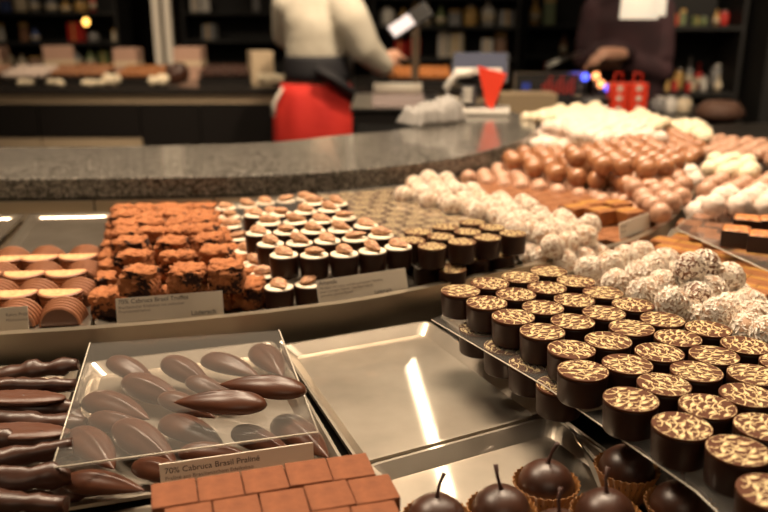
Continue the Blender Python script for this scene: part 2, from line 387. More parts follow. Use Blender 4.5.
TR = [
 ([(278, 345), (428, 320), (560, 410), (358, 464)], HF, 'empty steel tray with a bright lamp streak below the almond cups'),
 ([(362, 466), (552, 414), (700, 520), (405, 600)], HF, 'steel tray at the bottom holding chocolate cherries in paper cups'),
 ([(86, 362), (274, 340), (347, 464), (40, 512)], HF, 'steel tray of pod-shaped chocolates under a clear lid'),
 ([(-110, 372), (82, 361), (32, 516), (-200, 560)], HF, 'steel tray of dark enrobed sticks at the left edge'),
 ([(96, 514), (352, 468), (400, 610), (90, 640)], HF, 'steel tray under the cocoa-dusted squares at the bottom edge'),
 ([(438, 316), (574, 266), (790, 372), (572, 412)], .2555, 'steel tray of gold-patterned cups in the lower tier'),
 ([(30, 214), (119, 212), (90, 329), (-60, 336)], HB, 'steel tray holding the ribbed half-round pralines'),
 ([(123, 210), (212, 205), (266, 312), (93, 326)], HB, 'steel tray filled with cocoa-dusted truffles'),
 ([(216, 204), (318, 198), (424, 286), (270, 311)], HB, 'steel tray carrying the almond-topped cups'),
 ([(322, 197), (402, 190), (520, 262), (429, 284)], HB, 'steel tray of gold-patterned cups in the upper tier'),
 ([(-80, 218), (26, 214), (-60, 300), (-150, 310)], HB, 'dark-edged steel tray at the far left of the upper tier'),
]
for q, h, lb in TR: tray(q, h, lb, 'steel trays in the case', hr=h-(.007 if h == HF else .0035), wall=.007 if h == HF else .0035)

# ------------------------------------------------------------------ confectionery prototypes (placed far below, then moved to their first place)
class Proto:
    def __init__(s, maker): s.p = maker(); s.used = False
    def put(s, loc, rot=(0, 0, 0), scale=1, label='', group=''):
        if not s.used:
            s.used = True; o = s.p; o.location = loc; o.rotation_euler = rot; o.scale = (scale,)*3 if not isinstance(scale, tuple) else scale
        else: o = dup(s.p, loc, rot, scale)
        o['label'] = label; o['group'] = group; return o
def named(o, cat): o['category'] = cat; return o

# swirl-patterned cups
def swirl_top(r, seed):
    rnd = random.Random(seed); bm = nb(); z = .00012
    lathe(bm, [(r, -.0012), (r, 0), (r*.985, .00005)], 40, 0, cap_lo=True, cap_hi=True, smooth=False)
    def clip(p): return p.length < r*.97
    def drop(c, a, s):
        pts = []
        for k in range(12):
            t = k/11; ww = s*.29*math.sin(PI*min(1, t*1.05))**.6*(1-.55*t); ax = s*(t-.35); bend = .35*s*t*t
            pts.append((ax, bend, ww))
        L_ = [V((x, y+w_)) for x, y, w_ in pts]; R_ = [V((x, y-w_)) for x, y, w_ in pts]
        P = L_ + R_[::-1]; rot = Matrix.Rotation(a, 2); P = [c + rot @ p for p in P]
        if all(clip(p) for p in P):
            vv = [bm.verts.new((p.x, p.y, z)) for p in P]
            n_ = len(L_)
            for k in range(n_-1):
                try:
                    f = bm.faces.new((vv[k], vv[k+1], vv[2*n_-2-k], vv[2*n_-1-k])); f.material_index = 1
                except ValueError: pass
            return True
        return False
    def stroke(P, w0, zz=None, mi=1):
        L_ = []
        for i, p in enumerate(P):
            t = (P[min(i+1, len(P)-1)] - P[max(i-1, 0)]).normalized(); nn = V((-t.y, t.x)); ww = w0*(1 - .5*i/len(P))
            L_.append((p + nn*ww, p - nn*ww))
        for i in range(len(L_)-1):
            if clip(P[i]) and clip(P[i+1]):
                q = [bm.verts.new((p.x, p.y, zz or z)) for p in (L_[i][0], L_[i][1], L_[i+1][1], L_[i+1][0])]; bm.faces.new(q).material_index = mi
    a0 = rnd.uniform(0, 6.28); s = r*.50; ra = Matrix.Rotation(a0, 2)
    for i in range(-4, 5):
        for j in range(-4, 5):
            c = ra @ V(((i + .5*(j % 2))*s*.98, j*s*.80)); 
            if c.length > r: continue
            a = a0 + (.6 if (i+j) % 2 else 2.6) + rnd.uniform(-.3, .3)
            drop(c, a, s*.80)
            d = V((math.cos(a), math.sin(a))); e = V((-d.y, d.x))
            sg = 1 if (i+j) % 2 else -1
            P = [c + d*s*(-.62 + 1.15*t) + e*sg*s*(.42 + .2*math.sin(3.2*t)) for t in [k/10 for k in range(11)]]
            ce = P[-1] - e*sg*s*.14
            Qc = [c + d*s*(-.18 + .11*math.cos(q)) + e*s*.11*math.sin(q) for q in [k*.55 for k in range(9)]]; stroke(Qc, r*.03, .00022, 0)
            P += [ce + (d*math.sin(q) + e*sg*math.cos(q))*s*.14*(1 - q/7) for q in [k*.5 for k in range(9)]]
            stroke(P, r*.026)
    # broken rim line
    for k in range(14):
        if rnd.random() < .7:
            aa = 2*PI*k/14; P = [V((math.cos(aa+t*.07), math.sin(aa+t*.07)))*r*.955 for t in range(6)]; stroke(P, r*.013)
    bmesh.ops.recalc_face_normals(bm, faces=[f for f in bm.faces if f.material_index == 0])
    for f in bm.faces:
        f.normal_update()
        if f.normal.z < 0 and f.calc_center_median().z > .0001: f.normal_flip()
    return bm
def cup_proto(r, h, seed, parts=True):
    def mk():
        bm = lathe(nb(), [(r*.90, 0), (r*.93, .0008), (r*.99, h*.85), (r*.985, h - .0013), (r*.9, h-.0012)], 40)
        o = obj('patterned_chocolate_cup', bm, shell_choc); named(o, 'chocolate')
        obj('patterned_top', swirl_top(r, seed), [cap_choc, gold], o, loc=(0, 0, h))
        return o
    return mk
CUPR, CUPH = .0148, .0185
big = [Proto(cup_proto(CUPR, CUPH, 10+k)) for k in range(5)]
CT = .2005                              # drop of the top of the upper layer
rowsA = [
 [(463,290),(492,301),(518,315),(546,330),(579,347),(590,369),(636,397),(686,424),(742,451)],
 [(494,283),(519,293),(545,307),(574,321),(608,339),(630,362),(669,386),(718,409),(764,425)],
 [(520,277),(545,288),(573,300),(604,313),(634,329),(658,352),(694,371),(748,391)],
 [(545,272),(571,283),(597,293),(628,305),(678,340),(719,358),(757,375)],
 [(661,322),(703,331),(744,346),(776,362)],
 [(800,385),(806,408),(812,440),(800,470),(775,490)],
]
pts = []
for i, rw in enumerate(rowsA):
    for j, (x, y) in enumerate(rw): p = at(x, y, CT); pts.append([p.x, p.y, i, j])
def relax(pts, dmin, it=60):
    for _ in range(it):
        for a in range(len(pts)):
            for b_ in range(a):
                dx = pts[a][0]-pts[b_][0]; dy = pts[a][1]-pts[b_][1]; d = math.hypot(dx, dy)
                if 1e-9 < d < dmin:
                    k = (dmin-d)/2/d; pts[a][0] += dx*k; pts[a][1] += dy*k; pts[b_][0] -= dx*k; pts[b_][1] -= dy*k
    return pts
relax(pts, CUPR*2 + .0003)
for n_, (x, y, i, j) in enumerate(pts):
    big[(i*3+j*2) % 5].put((x, y, Z(CT)-CUPH), (0, 0, random.uniform(0, 6.28)), 1,
      'swirl-patterned cup on lower-tier plate, %s from the rail, %s line from its left side' % (ORD[j+1], ORD[i+1]), 'patterned cups in the lower tier')
# clear plate under them
def sheet(pxq, h, name, label, thick=.0016, m=acrylic, lip=None, cat='clear plate'):
    P = [at(x, y, h) for x, y in pxq]
    o = obj(name, prism(nb(), [(p.x, p.y) for p in P], Z(h)-thick, Z(h)), m)
    tag(o, label, cat); return o, P
s_, P = sheet([(432, 319), (560, 268), (860, 420), (790, 580), (696, 490), (545, 385)], CT + CUPH + .0003, 'clear_plate', 'clear plate carrying the top layer of patterned cups, lower tier')
bm = nb()
tube(bm, [P[0] - V((0, 0, .0008)), P[5] - V((0, 0, .0008)), P[4] - V((0, 0, .0008)), P[3]-V((0, 0, .0008))], .0004, 6)
obj('plate_edge', bm, acrylic_edge, s_)
# lower layer
HL = CT + CUPH + .0024                  # top of lower cups
low = []
for k in range(9):
    t = k/8
for i, (x, y) in enumerate([(479,328),(505,346),(531,363),(560,385),(510,317),(540,334),(575,352),(565,308)]):
    p = at(x, y, HL); low.append([p.x, p.y, i, 0])
relax(low, CUPR*2 + .0003)
for x, y, i, j in low:
    big[i % 5].put((x, y, Z(HL)-CUPH), (0, 0, random.uniform(0, 6)), 1,
      'swirl-patterned dark chocolate cup under the clear plate, %s counted from the rail' % ORD[i+1], 'patterned cups under the lower-tier plate')
# upper tier patterned cups
SR, SH = .0132, .019
small = [Proto(cup_proto(SR, SH, 30+k)) for k in range(3)]
BT = .2045; BL = BT + SH + .0025
up = [(432,246),(460,241),(487,237),(513,233),(412,240),(440,236),(466,231),(492,227),(420,232),(447,227),(472,222)]
pts = [[at(x, y, BT).x, at(x, y, BT).y, i, 0] for i, (x, y) in enumerate(up)]; relax(pts, SR*2+.0003)
for x, y, i, j in pts:
    small[i % 3].put((x, y, Z(BT)-SH), (0, 0, random.uniform(0, 6)), 1,
      'patterned cup on the upper-tier plate, %s of the %s row from its front edge' % ((ORD[i+1], 'first') if i < 4 else (ORD[i-3], 'second') if i < 8 else (ORD[i-7], 'third')), 'patterned cups on the upper-tier plate')
pts = hexfill(pxpoly([(322, 197), (395, 188), (512, 228), (522, 252), (430, 275), (412, 262)], BL), SR*2+.0006, R(24))
for x, y, i, j in pts:
    small[(i+j) % 3].put((x, y, Z(BL)-SH), (0, 0, random.uniform(0, 6)), 1,
      'patterned cup beneath upper-tier plate, %s from left in %s row from front' % (ORD[j], ORD[i]), 'patterned cups under the upper-tier plate')
s_, P = sheet([(318, 192), (398, 184), (532, 242), (418, 268)], BT + SH + .0003, 'clear_plate', 'clear plate over patterned cups beside the almond cups')
bm = nb(); d8 = V((0, 0, .0008)); tube(bm, [P[0]-d8, P[3]-d8, P[2]-d8], .0005, 6); obj('plate_edge', bm, acrylic_edge, s_)

# almond cups
AR, AH = .0131, .0195
def almond_cup():
    bm = lathe(nb(), [(AR*.9, 0), (AR*.93, .0008), (AR, AH*.9), (AR*.985, AH), (AR*.93, AH+.0002)], 36, cap_hi=False)
    o = obj('almond_cup', bm, shell_choc); named(o, 'chocolate')
    bm = lathe(nb(), [(AR*.955, AH-.0015), (AR*.95, AH+.0004), (AR*.8, AH+.0012), (AR*.4, AH+.0016), (.0003, AH+.0017)], 36)
    obj('cream_filling', bm, cream, o)
    bm = nb(); ball(bm, (0, 0, 0), 1, 1, 1, 24, 16)
    for v in bm.verts:
        t = v.co.x; wv = (1 - .35*max(0, t))*(.92 + .08*math.cos(6*math.atan2(v.co.z, v.co.y)))
        v.co = V((t*.0098 + (.002*max(0, t)**3), v.co.y*.0066*wv, v.co.z*.0034*wv + .0006*noise.noise(v.co*2.5)))
    al = obj('almond', bm, almond_m, o, loc=(0, 0, AH+.0038))
    return o
acups = []
def almond_cup_rot(a): return almond_cup
ap = [Proto(almond_cup) for _ in range(4)]
for k, pr in enumerate(ap):
    for c in pr.p.children:
        if c.name.startswith('almond'): c.rotation_euler = (R([8, -10, 14, 0][k]), R([5, -8, 0, 10][k]), 0); c.location.z += .0004*k; c.scale = (1, 1.1 - .05*k, 1+.1*k)
AT = .2055
arow = [[(284,254),(315,254),(344,253),(372,250),(398,246)], [(271,243),(300,242),(328,240),(354,238),(380,235)],
        [(260,232),(286,231),(313,230),(339,229),(366,225)], [(271,222),(295,221),(320,220),(343,217)],
        [(256,214),(283,213),(305,211),(328,209)], [(314,202),(336,203)]]
pts = []
for i, rw in enumerate(arow):
    for j, (x, y) in enumerate(rw): p = at(x, y+1, AT); pts.append([p.x, p.y, i, j])
relax(pts, AR*2+.0003)
for x, y, i, j in pts:
    ap[(i*2+j) % 4].put((x, y, Z(AT)-AH), (0, 0, R(random.uniform(-30, 30)) - .4), 1,
      'almond-topped cup on the plate, %s from left in %s row from front' % (ORD[j+1], ORD[i+1]), 'almond cups on the clear plate')
AL = AT + AH + .0025
pl = [(279,287),(309,284),(264,275),(255,264),(346,276),(374,272),(231,226),(230,217),(228,208),(239,238),(247,251),(248,206),(266,203),(285,201),(303,199),(252,217),(272,213)]
pts = [[at(x, y, AL).x, at(x, y, AL).y, i, 0] for i, (x, y) in enumerate(pl)]; relax(pts, AR*2+.0003)
names = ['beside the Amande label at the front', 'half behind the Amande label at the front']
for x, y, i, j in pts:
    ap[i % 4].put((x, y, Z(AL)-AH), (0, 0, R(random.uniform(-60, 60))), 1,
      'almond-topped cream chocolate cup in the bottom layer, %s counted from the front left' % ORD[i+1], 'almond cups of the bottom layer')
s_, P = sheet([(222, 203), (306, 191), (418, 256), (282, 280)], AT + AH + .0003, 'clear_plate', 'clear plate carrying the top layer of almond cups')
bm = nb(); tube(bm, [P[0]-d8, P[3]-d8, P[2]-d8], .0005, 6); obj('plate_edge', bm, acrylic_edge, s_)

# coconut-rolled truffles
def coco_proto(r, seed, core=coco_core, nfl=420, bare=0):
    def mk():
        rnd = random.Random(seed); bm = nb(); bmesh.ops.create_icosphere(bm, subdivisions=3, radius=r)
        off = V((seed*3.1, 0, 0))
        for v in bm.verts:
            v.co *= 1 + .05*noise.noise(v.co*120 + off)
        for f in bm.faces: f.smooth = True
        for _ in range(nfl):
            d = V((rnd.gauss(0, 1), rnd.gauss(0, 1), rnd.gauss(0, 1))).normalized()
            if bare and d.dot(V((.3, -.8, .3)).normalized()) > 1-bare: continue
            t = d.orthogonal().normalized(); t.rotate(Matrix.Rotation(rnd.uniform(0, 6.28), 3, d)); t = (t + d*rnd.uniform(-.1, .45)).normalized(); s = d.cross(t).normalized()
            l = rnd.uniform(.09, .2)*r; w_ = l*rnd.uniform(.35, .7); th = r*.03
            c = d*r*rnd.uniform(1.0, 1.06); nn = s.cross(t)
            vv = [bm.verts.new(c + t*a*l + s*b_*w_ + nn*cc*th) for a, b_, cc in ((-1,-1,0),(1,-.5,0),(1,.5,0),(-1,1,0),(0,0,1.6))]
            for q in ((0,1,4),(1,2,4),(2,3,4),(3,0,4)): bm.faces.new([vv[k] for k in q]).material_index = 1
        bmesh.ops.recalc_face_normals(bm, faces=bm.faces[:])
        return named(obj('coconut_truffle', bm, [core, flake]), 'chocolate truffle')
    return mk
ccs = [Proto(coco_proto(.0122, k, nfl=620)) for k in range(3)] + [Proto(coco_proto(.0122, 7, coco_core_dark, 520))]
bare_c = Proto(coco_proto(.0122, 9, coco_core, 520, .45))
def rr3(): return (random.uniform(0, 6), random.uniform(0, 6), random.uniform(0, 6))
cl = [(589,269,.222,0),(610,264,.222,1),(626,258,.222,2),(640,254,.222,0),(617,283,.222,9),(638,275,.218,1),(655,267,.216,2),(665,261,.224,1),
      (664,284,.212,2),(643,293,.214,0),(673,303,.212,1),(689,270,.198,3),(705,265,.200,3),(696,295,.214,3),(711,291,.216,0),(728,284,.216,1),
      (715,315,.214,2),(731,308,.218,0),(744,303,.226,1),(702,319,.222,1),(762,318,.212,2),(784,322,.212,0),(770,334,.206,0),(748,330,.214,1),(690,285,.222,0),(725,300,.23,1),(676,275,.226,0)]
pos = [[*at(x, y, h), k] for x, y, h, k in cl]
for _ in range(80):
    for a in range(len(pos)):
        for b_ in range(a):
            d = V(pos[a][:3]) - V(pos[b_][:3])
            if d.length < .0247:
                s = d.normalized()*(.0247-d.length)/2
                for q in range(3): pos[a][q] += s[q]; pos[b_][q] -= s[q]
zmin = Z(.2555) + .0133
placed = []
for i, q in enumerate(pos):
    pr = bare_c if q[3] == 9 else ccs[q[3]]
    lab = 'pale brown coconut truffle with a bald patch at the left of the heap' if q[3] == 9 else 'snowy coconut-flaked truffle in the lower-tier heap, %s counted from its left end' % ORD[i+1]
    pr.put((q[0], q[1], max(q[2], zmin)), rr3(), 1, lab, 'coconut truffles of the lower-tier heap'); placed.append(V((q[0], q[1], max(q[2], zmin))))
bp = hexfill(pxpoly([(575, 281), (628, 257), (690, 268), (760, 300), (800, 335), (745, 345), (690, 326), (640, 300)], .243), .0255, R(-25))
k = 0
for x, y, i, j in bp:
    p = V((x, y, zmin-.0008))
    if all((p-q).length > .0215 for q in placed):
        k += 1; ccs[k % 3].put(p, rr3(), 1, 'coconut truffle under the lower-tier heap, %s from left in %s row from front' % (ORD[j], ORD[i]), 'coconut truffles at the heap base')
# tray below the heap
tray([(584, 262), (650, 240), (815, 315), (790, 372)], .2555, 'steel tray under the heap of coconut truffles', 'steel trays in the case')
# upper tier coconut truffles, two layers
ccb = [Proto(coco_proto(.0115, 20+k, nfl=420)) for k in range(3)]
poly = pxpoly([(400, 206), (410, 191), (438, 190), (480, 203), (590, 238), (604, 251), (550, 263), (524, 246)], .233)
for lay, (h, of) in enumerate(((.2375, (0, 0)), (.2185, (.012, .008)))):
    for x, y, i, j in hexfill(poly, .0252, R(37), off=of):
        ccb[(i+j) % 3].put((x + random.uniform(-.0025, .0025), y + random.uniform(-.0025, .0025), Z(h) + random.uniform(-.0025, .003)), rr3(), 1,
          'upper-tier coconut truffle, %s layer, %s from left in %s row from front' % (('bottom', 'top')[lay], ORD[j], ORD[i]), 'coconut truffles in the upper tier')

# ribbed half-round pralines
def half_round(name='ribbed_praline'):
    bm = nb(); n_ = 18; rings = []; T = .021; prof = []
    K = 5
    for k in range(K):
        t0 = k/K; r0 = .0150 + .0035*t0
        prof += [(r0, T*t0), (r0 + .0016, T*(t0 + .25/K)), (r0+.0018, T*(t0 + .7/K)), (r0+.0002, T*(t0+.97/K))]
    for r, yy in prof:
        rings.append([bm.verts.new((r*math.cos(PI*a/n_), yy, r*math.sin(PI*a/n_))) for a in range(n_+1)])
    for i in range(len(rings)-1):
        for a in range(n_): bm.faces.new((rings[i][a], rings[i][a+1], rings[i+1][a+1], rings[i+1][a]))
        bm.faces.new((rings[i][0], rings[i+1][0], rings[i+1][n_], rings[i][n_]))
    f = bm.faces.new(rings[0]); f.material_index = 1; f = bm.faces.new(rings[-1]); f.material_index = 2
    bmesh.ops.recalc_face_normals(bm, faces=bm.faces[:])
    return named(obj(name, bm, [ribbed, ribbed_face, dusted]), 'praline')
hp = Proto(half_round)
def strip_px(x, y): return at(x, y, .2295)
for r_i, rw in enumerate([[(-30,288),(16,288),(61,287)], [(-19,270),(25,269),(66,268)], [(-30,254),(7,254),(40,253),(78,252)]]):
    for j, (x, y) in enumerate(rw):
        p = strip_px(x, y)
        hp.put((p.x, p.y, Z(HB) + .0008), (R(90), 0, R(random.uniform(-3, 3)) + R(5)), (1, .88, 1), 'half-round praline lying crisp top upward, %s in the %s row' % (ORD[j+1], ORD[r_i+1]), 'half-round pralines with crisp tops')
for r_i, rw in enumerate([[(-30,0),(14,0),(60,0)], [(-12,288),(28,288),(71,287)], [(-10,270),(35,269),(78,268)], [(3,254),(39,253),(80,252)]]):
    for j, (x, y) in enumerate(rw):
        p = strip_px(x, y) if y else at(x, 329 - x*.03, .2505)
        hp.put((p.x, p.y + (.0015 if y else 0), Z(HB) + .0008), (0, 0, R(random.uniform(-4, 4)) + R(5)), 1.1 if y else 1, 'ribbed milk chocolate praline standing on its flat side, %s in the %s row' % (ORD[j+1], ORD[r_i+1]), 'ribbed pralines on their flat sides')

# cocoa truffles
def truffle(seed):
    def mk():
        bm = nb(); s = .0285; bmesh.ops.create_cube(bm, size=s)
        bmesh.ops.subdivide_edges(bm, edges=bm.edges[:], cuts=19, use_grid_fill=True)
        o_ = V((seed*5.7, seed*1.3, 0))
        for v in bm.verts:
            p = v.co.copy(); q = p/(s/2); l = (abs(q.x)**7 + abs(q.y)**7 + abs(q.z)**7)**(1/7); p = p/l*1.0
            nn = p.normalized()
            d = .0030*noise.noise(p*90 + o_) + .0022*noise.fractal(p*230 + o_, 1, 2, 4)
            cr = noise.noise(p*150 + o_*2); d -= .0026*max(0, 1 - abs(cr)*9)
            v.co = p + nn*d
            if v.co.z > 0: v.co.z *= .92
        bm.normal_update()
        for f in bm.faces: f.smooth = True
        lay = bm.verts.layers.float.new('bare')
        for v in bm.verts: v[lay] = .5 + .75*noise.noise(v.co*75 + o_*3) + (-.22 if v.normal.z > .35 else .06 - .12*v.normal.y)
        return named(obj('cocoa_truffle', bm, cocoa), 'chocolate truffle')
    return mk
tp = [Proto(truffle(k)) for k in range(7)]
def place_truffle(p, i, j, lay, k):
    tp[k % 7].put(p, (R(random.uniform(-5, 5)), R(random.uniform(-5, 5)), random.choice((0, PI)) + R(random.uniform(-9, 9))), (1 + random.uniform(-.04, .04), 1 + random.uniform(-.03, .03), .86),
       'cocoa-dusted rough truffle, %s layer, %s from left in the %s row' % (lay, ORD[j], ORD[i]), 'cocoa truffles, %s layer' % lay)
A, B, C_, D = [at(x, y, .237) for x, y in ((110, 300), (249, 292), (205, 213), (125, 214))]
k = 0
for i in range(9):
    for j in range(5):
        s, t = j/4, i/8; p = (A.lerp(B, s)).lerp(D.lerp(C_, s), t); k += 1
        if 0 < i < 9 and 0 < j < 4 and False: continue
        place_truffle((p.x, p.y, Z(HB)+.0130), i+1, j+1, 'bottom', k)
rows = [[(140,278),(187,276),(227,272)], [(135,259),(178,259),(217,254)], [(131,244),(172,244),(209,240)], [(129,232),(152,231),(182,229),(206,228)],
        [(129,222),(151,221),(179,220),(204,218)], [(127,210),(150,213),(176,210),(201,211)]]
for i, rw in enumerate(rows):
    for j, (x, y) in enumerate(rw):
        p = at(x, y + 2 + i*1.7, .2125); k += 1; place_truffle((p.x, p.y, Z(HB)+.0372), i+1, j+1, 'top', k)

# pod-shaped chocolates
def pod():
    bm = nb(); ball(bm, (0, 0, 0), 1, 1, 1, 40, 24)
    for v in bm.verts:
        x, y, z = v.co; t = max(0, (x+1)/2)                      # t=0 tail, 1 head
        wy = .0128*(t**.38); hz = .0098*(t**.4)
        yy = y*wy/max(.35, math.sqrt(max(0.0, 1)))
        ridge = .0014*math.exp(-((y*1.0)-.15)**2*30)*(1 if z > 0 else 0)*math.sin(PI*min(1, t*1.1))
        xx = (x*.0255) - (.004*(1-t)**2); bend = .004*(1-t)**2
        v.co = V((xx, yy + bend, (z*hz if z > 0 else z*hz*.45) + ridge))
    return named(obj('pod_chocolate', bm, pod_choc), 'chocolate')
pp = Proto(pod)
def zp(x, y): return 40 + x/2.56, 320 + y/2.56
pods = [((180,105),(300,150)), ((215,155),(375,195)), ((318,105),(440,150)), ((385,155),(490,185)), ((420,90),(560,140)), ((548,60),(635,140)),
        ((112,190),(285,245)), ((130,240),(295,280)), ((85,275),(200,370)), ((195,270),(355,345)), ((320,200),(430,225)), ((310,245),(480,320)),
        ((60,400),(260,425)), ((240,360),(395,400)), ((500,285),(640,320)), ((590,235),(760,350)), ((380,330),(510,340))]
whs = ['in the top left corner', 'second row left', 'near the back edge', 'behind the loose pair', 'third along the back edge', 'in the top right corner', 'along the left side', 'at the left below two others',
       'leaning down at the left edge', 'left of centre', 'in the middle', 'just left under the loose pair', 'in the front left corner', 'by the front edge', 'in front of the loose pair', 'in the right front corner', 'against the front lip']
for n_, ((hx, hy), (tx, ty)) in enumerate(pods):
    h = .248 if n_ % 2 else .2445
    a = at(*zp(hx, hy), h); b_ = at(*zp(tx, ty), h); c = (a+b_)/2; d = a-b_
    pp.put((c.x, c.y, c.z - .002), (R(random.uniform(-12, 12)), R(random.choice((-5, 4))), math.atan2(d.y, d.x)), max(.85, min(1.15, d.length/.05)), 'dark pod-shaped chocolate under the clear lid, ' + whs[n_], 'pod chocolates under the lid')
LID = .2325
def loose(hx, hy, tx, ty, lab, s=1.05):
    a = at(*zp(hx, hy), LID-.006); b_ = at(*zp(tx, ty), LID-.006); c = (a+b_)/2; d = a-b_
    pp.put((c.x, c.y, Z(LID) + .0047*s), (0, 0, math.atan2(d.y, d.x)), s, lab, 'loose pods on the lid')
loose(575, 215, 360, 215, 'glossy pod chocolate lying on the clear lid, the nearer of two')
loose(672, 180, 480, 170, 'glossy pod chocolate lying on the clear lid, the farther of two')
# clear lid: sheet with bent front lip and side skirts
lid = empty('clear_riser', (0, 0, 0)); tag(lid, 'scuffed clear plastic lid over the pod-shaped chocolates', 'lid')
LQ = [at(x, y, LID) for x, y in ((90, 343), (279, 330), (318, 432), (52, 468))]
obj('top_sheet', prism(nb(), [(p.x, p.y) for p in LQ], Z(LID)-.0016, Z(LID)), acrylic_lid, lid)
def wallstrip(a, b_, z0, z1, t=.0015):
    d = (b_-a).normalized(); nn = V((-d.y, d.x, 0))*t; return prism(nb(), [(a.x, a.y), (b_.x, b_.y), ((b_+nn).x, (b_+nn).y), ((a+nn).x, (a+nn).y)], z0, z1)
for nm, (i, j) in (('skirt', (0, 1)), ('skirt', (1, 2)), ('skirt', (3, 0))):
    obj(nm, wallstrip(LQ[i], LQ[j], Z(HF)+.0006, Z(LID)-.0016), acrylic_lid, lid)
bm = nb()
for i, j in ((3, 2), (2, 1), (0, 3)):
    tube(bm, [LQ[i], LQ[j]], .0005, 6)
obj('rounded_edge', bm, acrylic_edge, lid)

# dark enrobed sticks, left
def stick(seed, l=.075, r=.0078, flat=.8):
    def mk():
        bm = nb(); o_ = V((seed*4.4, 0, 0)); pts = []; rad = []
        for k in range(15):
            t = k/14; pts.append((l*(t-.5), .002*noise.noise(V((t*3, seed, 0))), .001*noise.noise(V((t*3, 7+seed, 0)))))
            rad.append(r*max(.25, math.sin(PI*(.06+.88*t))**.3)*(1 + .55*noise.noise(V((t*6.5, seed*2, 3)))))
        tube(bm, pts, rad, 18, flat=flat)
        for v in bm.verts: v.co += v.co.normalized()*.0028*noise.noise(v.co*130 + o_)
        return named(obj('enrobed_stick', bm, dark_choc), 'chocolate')
    return mk
stk = [Proto(stick(k)) for k in range(3)]
def slab():
    bm = nb(); ball(bm, (0, 0, 0), 1, 1, 1, 36, 16)
    for v in bm.verts:
        x, y, z = v.co; v.co = V((x*.03, y*.0125, max(-.7, min(.7, z))*.0038 + .0006*noise.noise(v.co*9)))
    return named(obj('oval_chocolate_slab', bm, ribbed_face), 'chocolate')
sl = Proto(slab)
for i, (x, y, h, a, k) in enumerate([(28, 372, .246, 9, 0), (22, 386, .240, 6, 1), (26, 421, .240, 4, 0), (24, 408, .246, 8, 2), (6, 460, .237, 12, 1), (-2, 444, .2405, 10, 0), (2, 480, .237, 6, 2), (-4, 502, .240, 2, 1), (52, 408, .252, -25, 0), (42, 444, .252, -18, 2), (30, 492, .252, 10, 0)]):
    stk[k].put(at(x, y, h), (R(random.uniform(0, 360)), R(random.uniform(-6, 6)), R(a*1.4 + random.uniform(-5, 5))), .92, 'lumpy dark chocolate-coated stick in the left tray, %s from the back' % ORD[i+1], 'enrobed sticks in the left tray')
for i, (x, y, h) in enumerate([(18, 398, .2395), (18, 432, .2375)]):
    sl.put(at(x, y, h), (R(-8), R(3), R(5)), 1, 'flat oval chocolate slab among the dark sticks, the %s one' % ('farther', 'nearer')[i], 'oval slabs in the left tray')

# cocoa squares, bottom
def square_p(s, hh, m, name, cat='chocolate', bev=.0008, top=None, stripe=None, topmat=None):
    def mk():
        bm = nb(); box(bm, -s/2, s/2, -s/2, s/2, 0, hh, bev=bev)
        o = obj(name, bm, m); named(o, cat)
        if topmat:
            b2 = nb(); bmesh.ops.create_grid(b2, x_segments=10, y_segments=10, size=s/2*.97)
            for v in b2.verts:
                e_ = max(abs(v.co.x), abs(v.co.y))/(s/2); v.co.z = hh + (.0012 + .0012*noise.noise(v.co*900))*(1 if e_ < .95 else 0) - (.0004 if e_ >= .95 else 0)
            obj('crunchy_topping', b2, topmat, o)
        if stripe:
            b2 = nb(); box(b2, -s/2*.98, s/2*.98, -s*.035, s*.035, hh-.0002, hh+.0004); box(b2, -s/2*.98, s/2*.98, s*.13, s*.16, hh-.0002, hh+.0003); obj('drizzle', b2, stripe, o)
        return o
    return mk
csq = Proto(square_p(.0215, .0165, cube_cocoa, 'cocoa_square', bev=.0007))
CS = .222
g0 = at(174, 492, CS); g1 = at(345, 466, CS); ux = (g1-g0)/4; ux.z = 0; ux = ux.normalized()*.0219; uy = V((ux.y, -ux.x, 0))
for r_i in range(3):
    for c_i in range(5 if r_i else 5):
        p = g0 + ux*(c_i + (0, .28, .1)[r_i]) + uy*r_i*1.02 + V((0, 0, random.uniform(-.0006, .0006)))
        for lay in range(2):
            csq.put((p.x, p.y, p.z - .0167*(lay+1)), (0, 0, math.atan2(ux.y, ux.x) + R(random.uniform(-1.5, 1.5))), 1,
              'cocoa-dusted square, %s layer, %s from left in %s row from the back' % (('top', 'bottom')[lay], ORD[c_i+1], ORD[r_i+1]), 'cocoa squares at the bottom edge')

# cherries in paper cups
def cherry():
    bm = lathe(nb(), [(.0115, 0), (.0125, .004), (.0155, .013), (.0178, .0185)], 56, flute=.035, cap_hi=False, smooth=False)
    o = obj('chocolate_cherry', lathe(nb(), [(.006, .003), (.0125, .0065), (.0152, .013), (.0152, .018), (.013, .0235), (.009, .0272), (.004, .0292), (.0005, .0297)], 32), dark_choc); named(o, 'chocolate')
    pc = obj('paper_cup', bm, paper_brown, o); m_ = pc.modifiers.new('solid', 'SOLIDIFY'); m_.thickness = .0003
    obj('stem', tube(nb(), [(0, 0, .028), (.0005, .001, .031), (.002, .002, .036), (.0045, .002, .0415)], [.0016, .001, .0009, .0013], 8), stem_m, o)
    return o
ch = Proto(cherry)
for x, y, rz, lb in [(437, 505, 20, 'at the left end of the bottom row'), (502, 496, 110, 'second from the left with a short stem'), (547, 470, -20, 'behind the others with its tall stem upright'),
                     (628, 455, 150, 'beside the steel edge at the upper right'), (607, 500, 60, 'at the bottom edge, right of centre'), (682, 492, 200, 'under the patterned cups at the right'), (560, 522, 60, 'cut off by the bottom edge'), (742, 530, 60, 'cut off at the bottom right corner')]:
    p = at(x, y, .236); ch.put((p.x, p.y, Z(HF) + .0006), (0, 0, R(rz)), 1, 'dark chocolate cherry in a brown paper cup, ' + lb, 'chocolate cherries in paper cups')
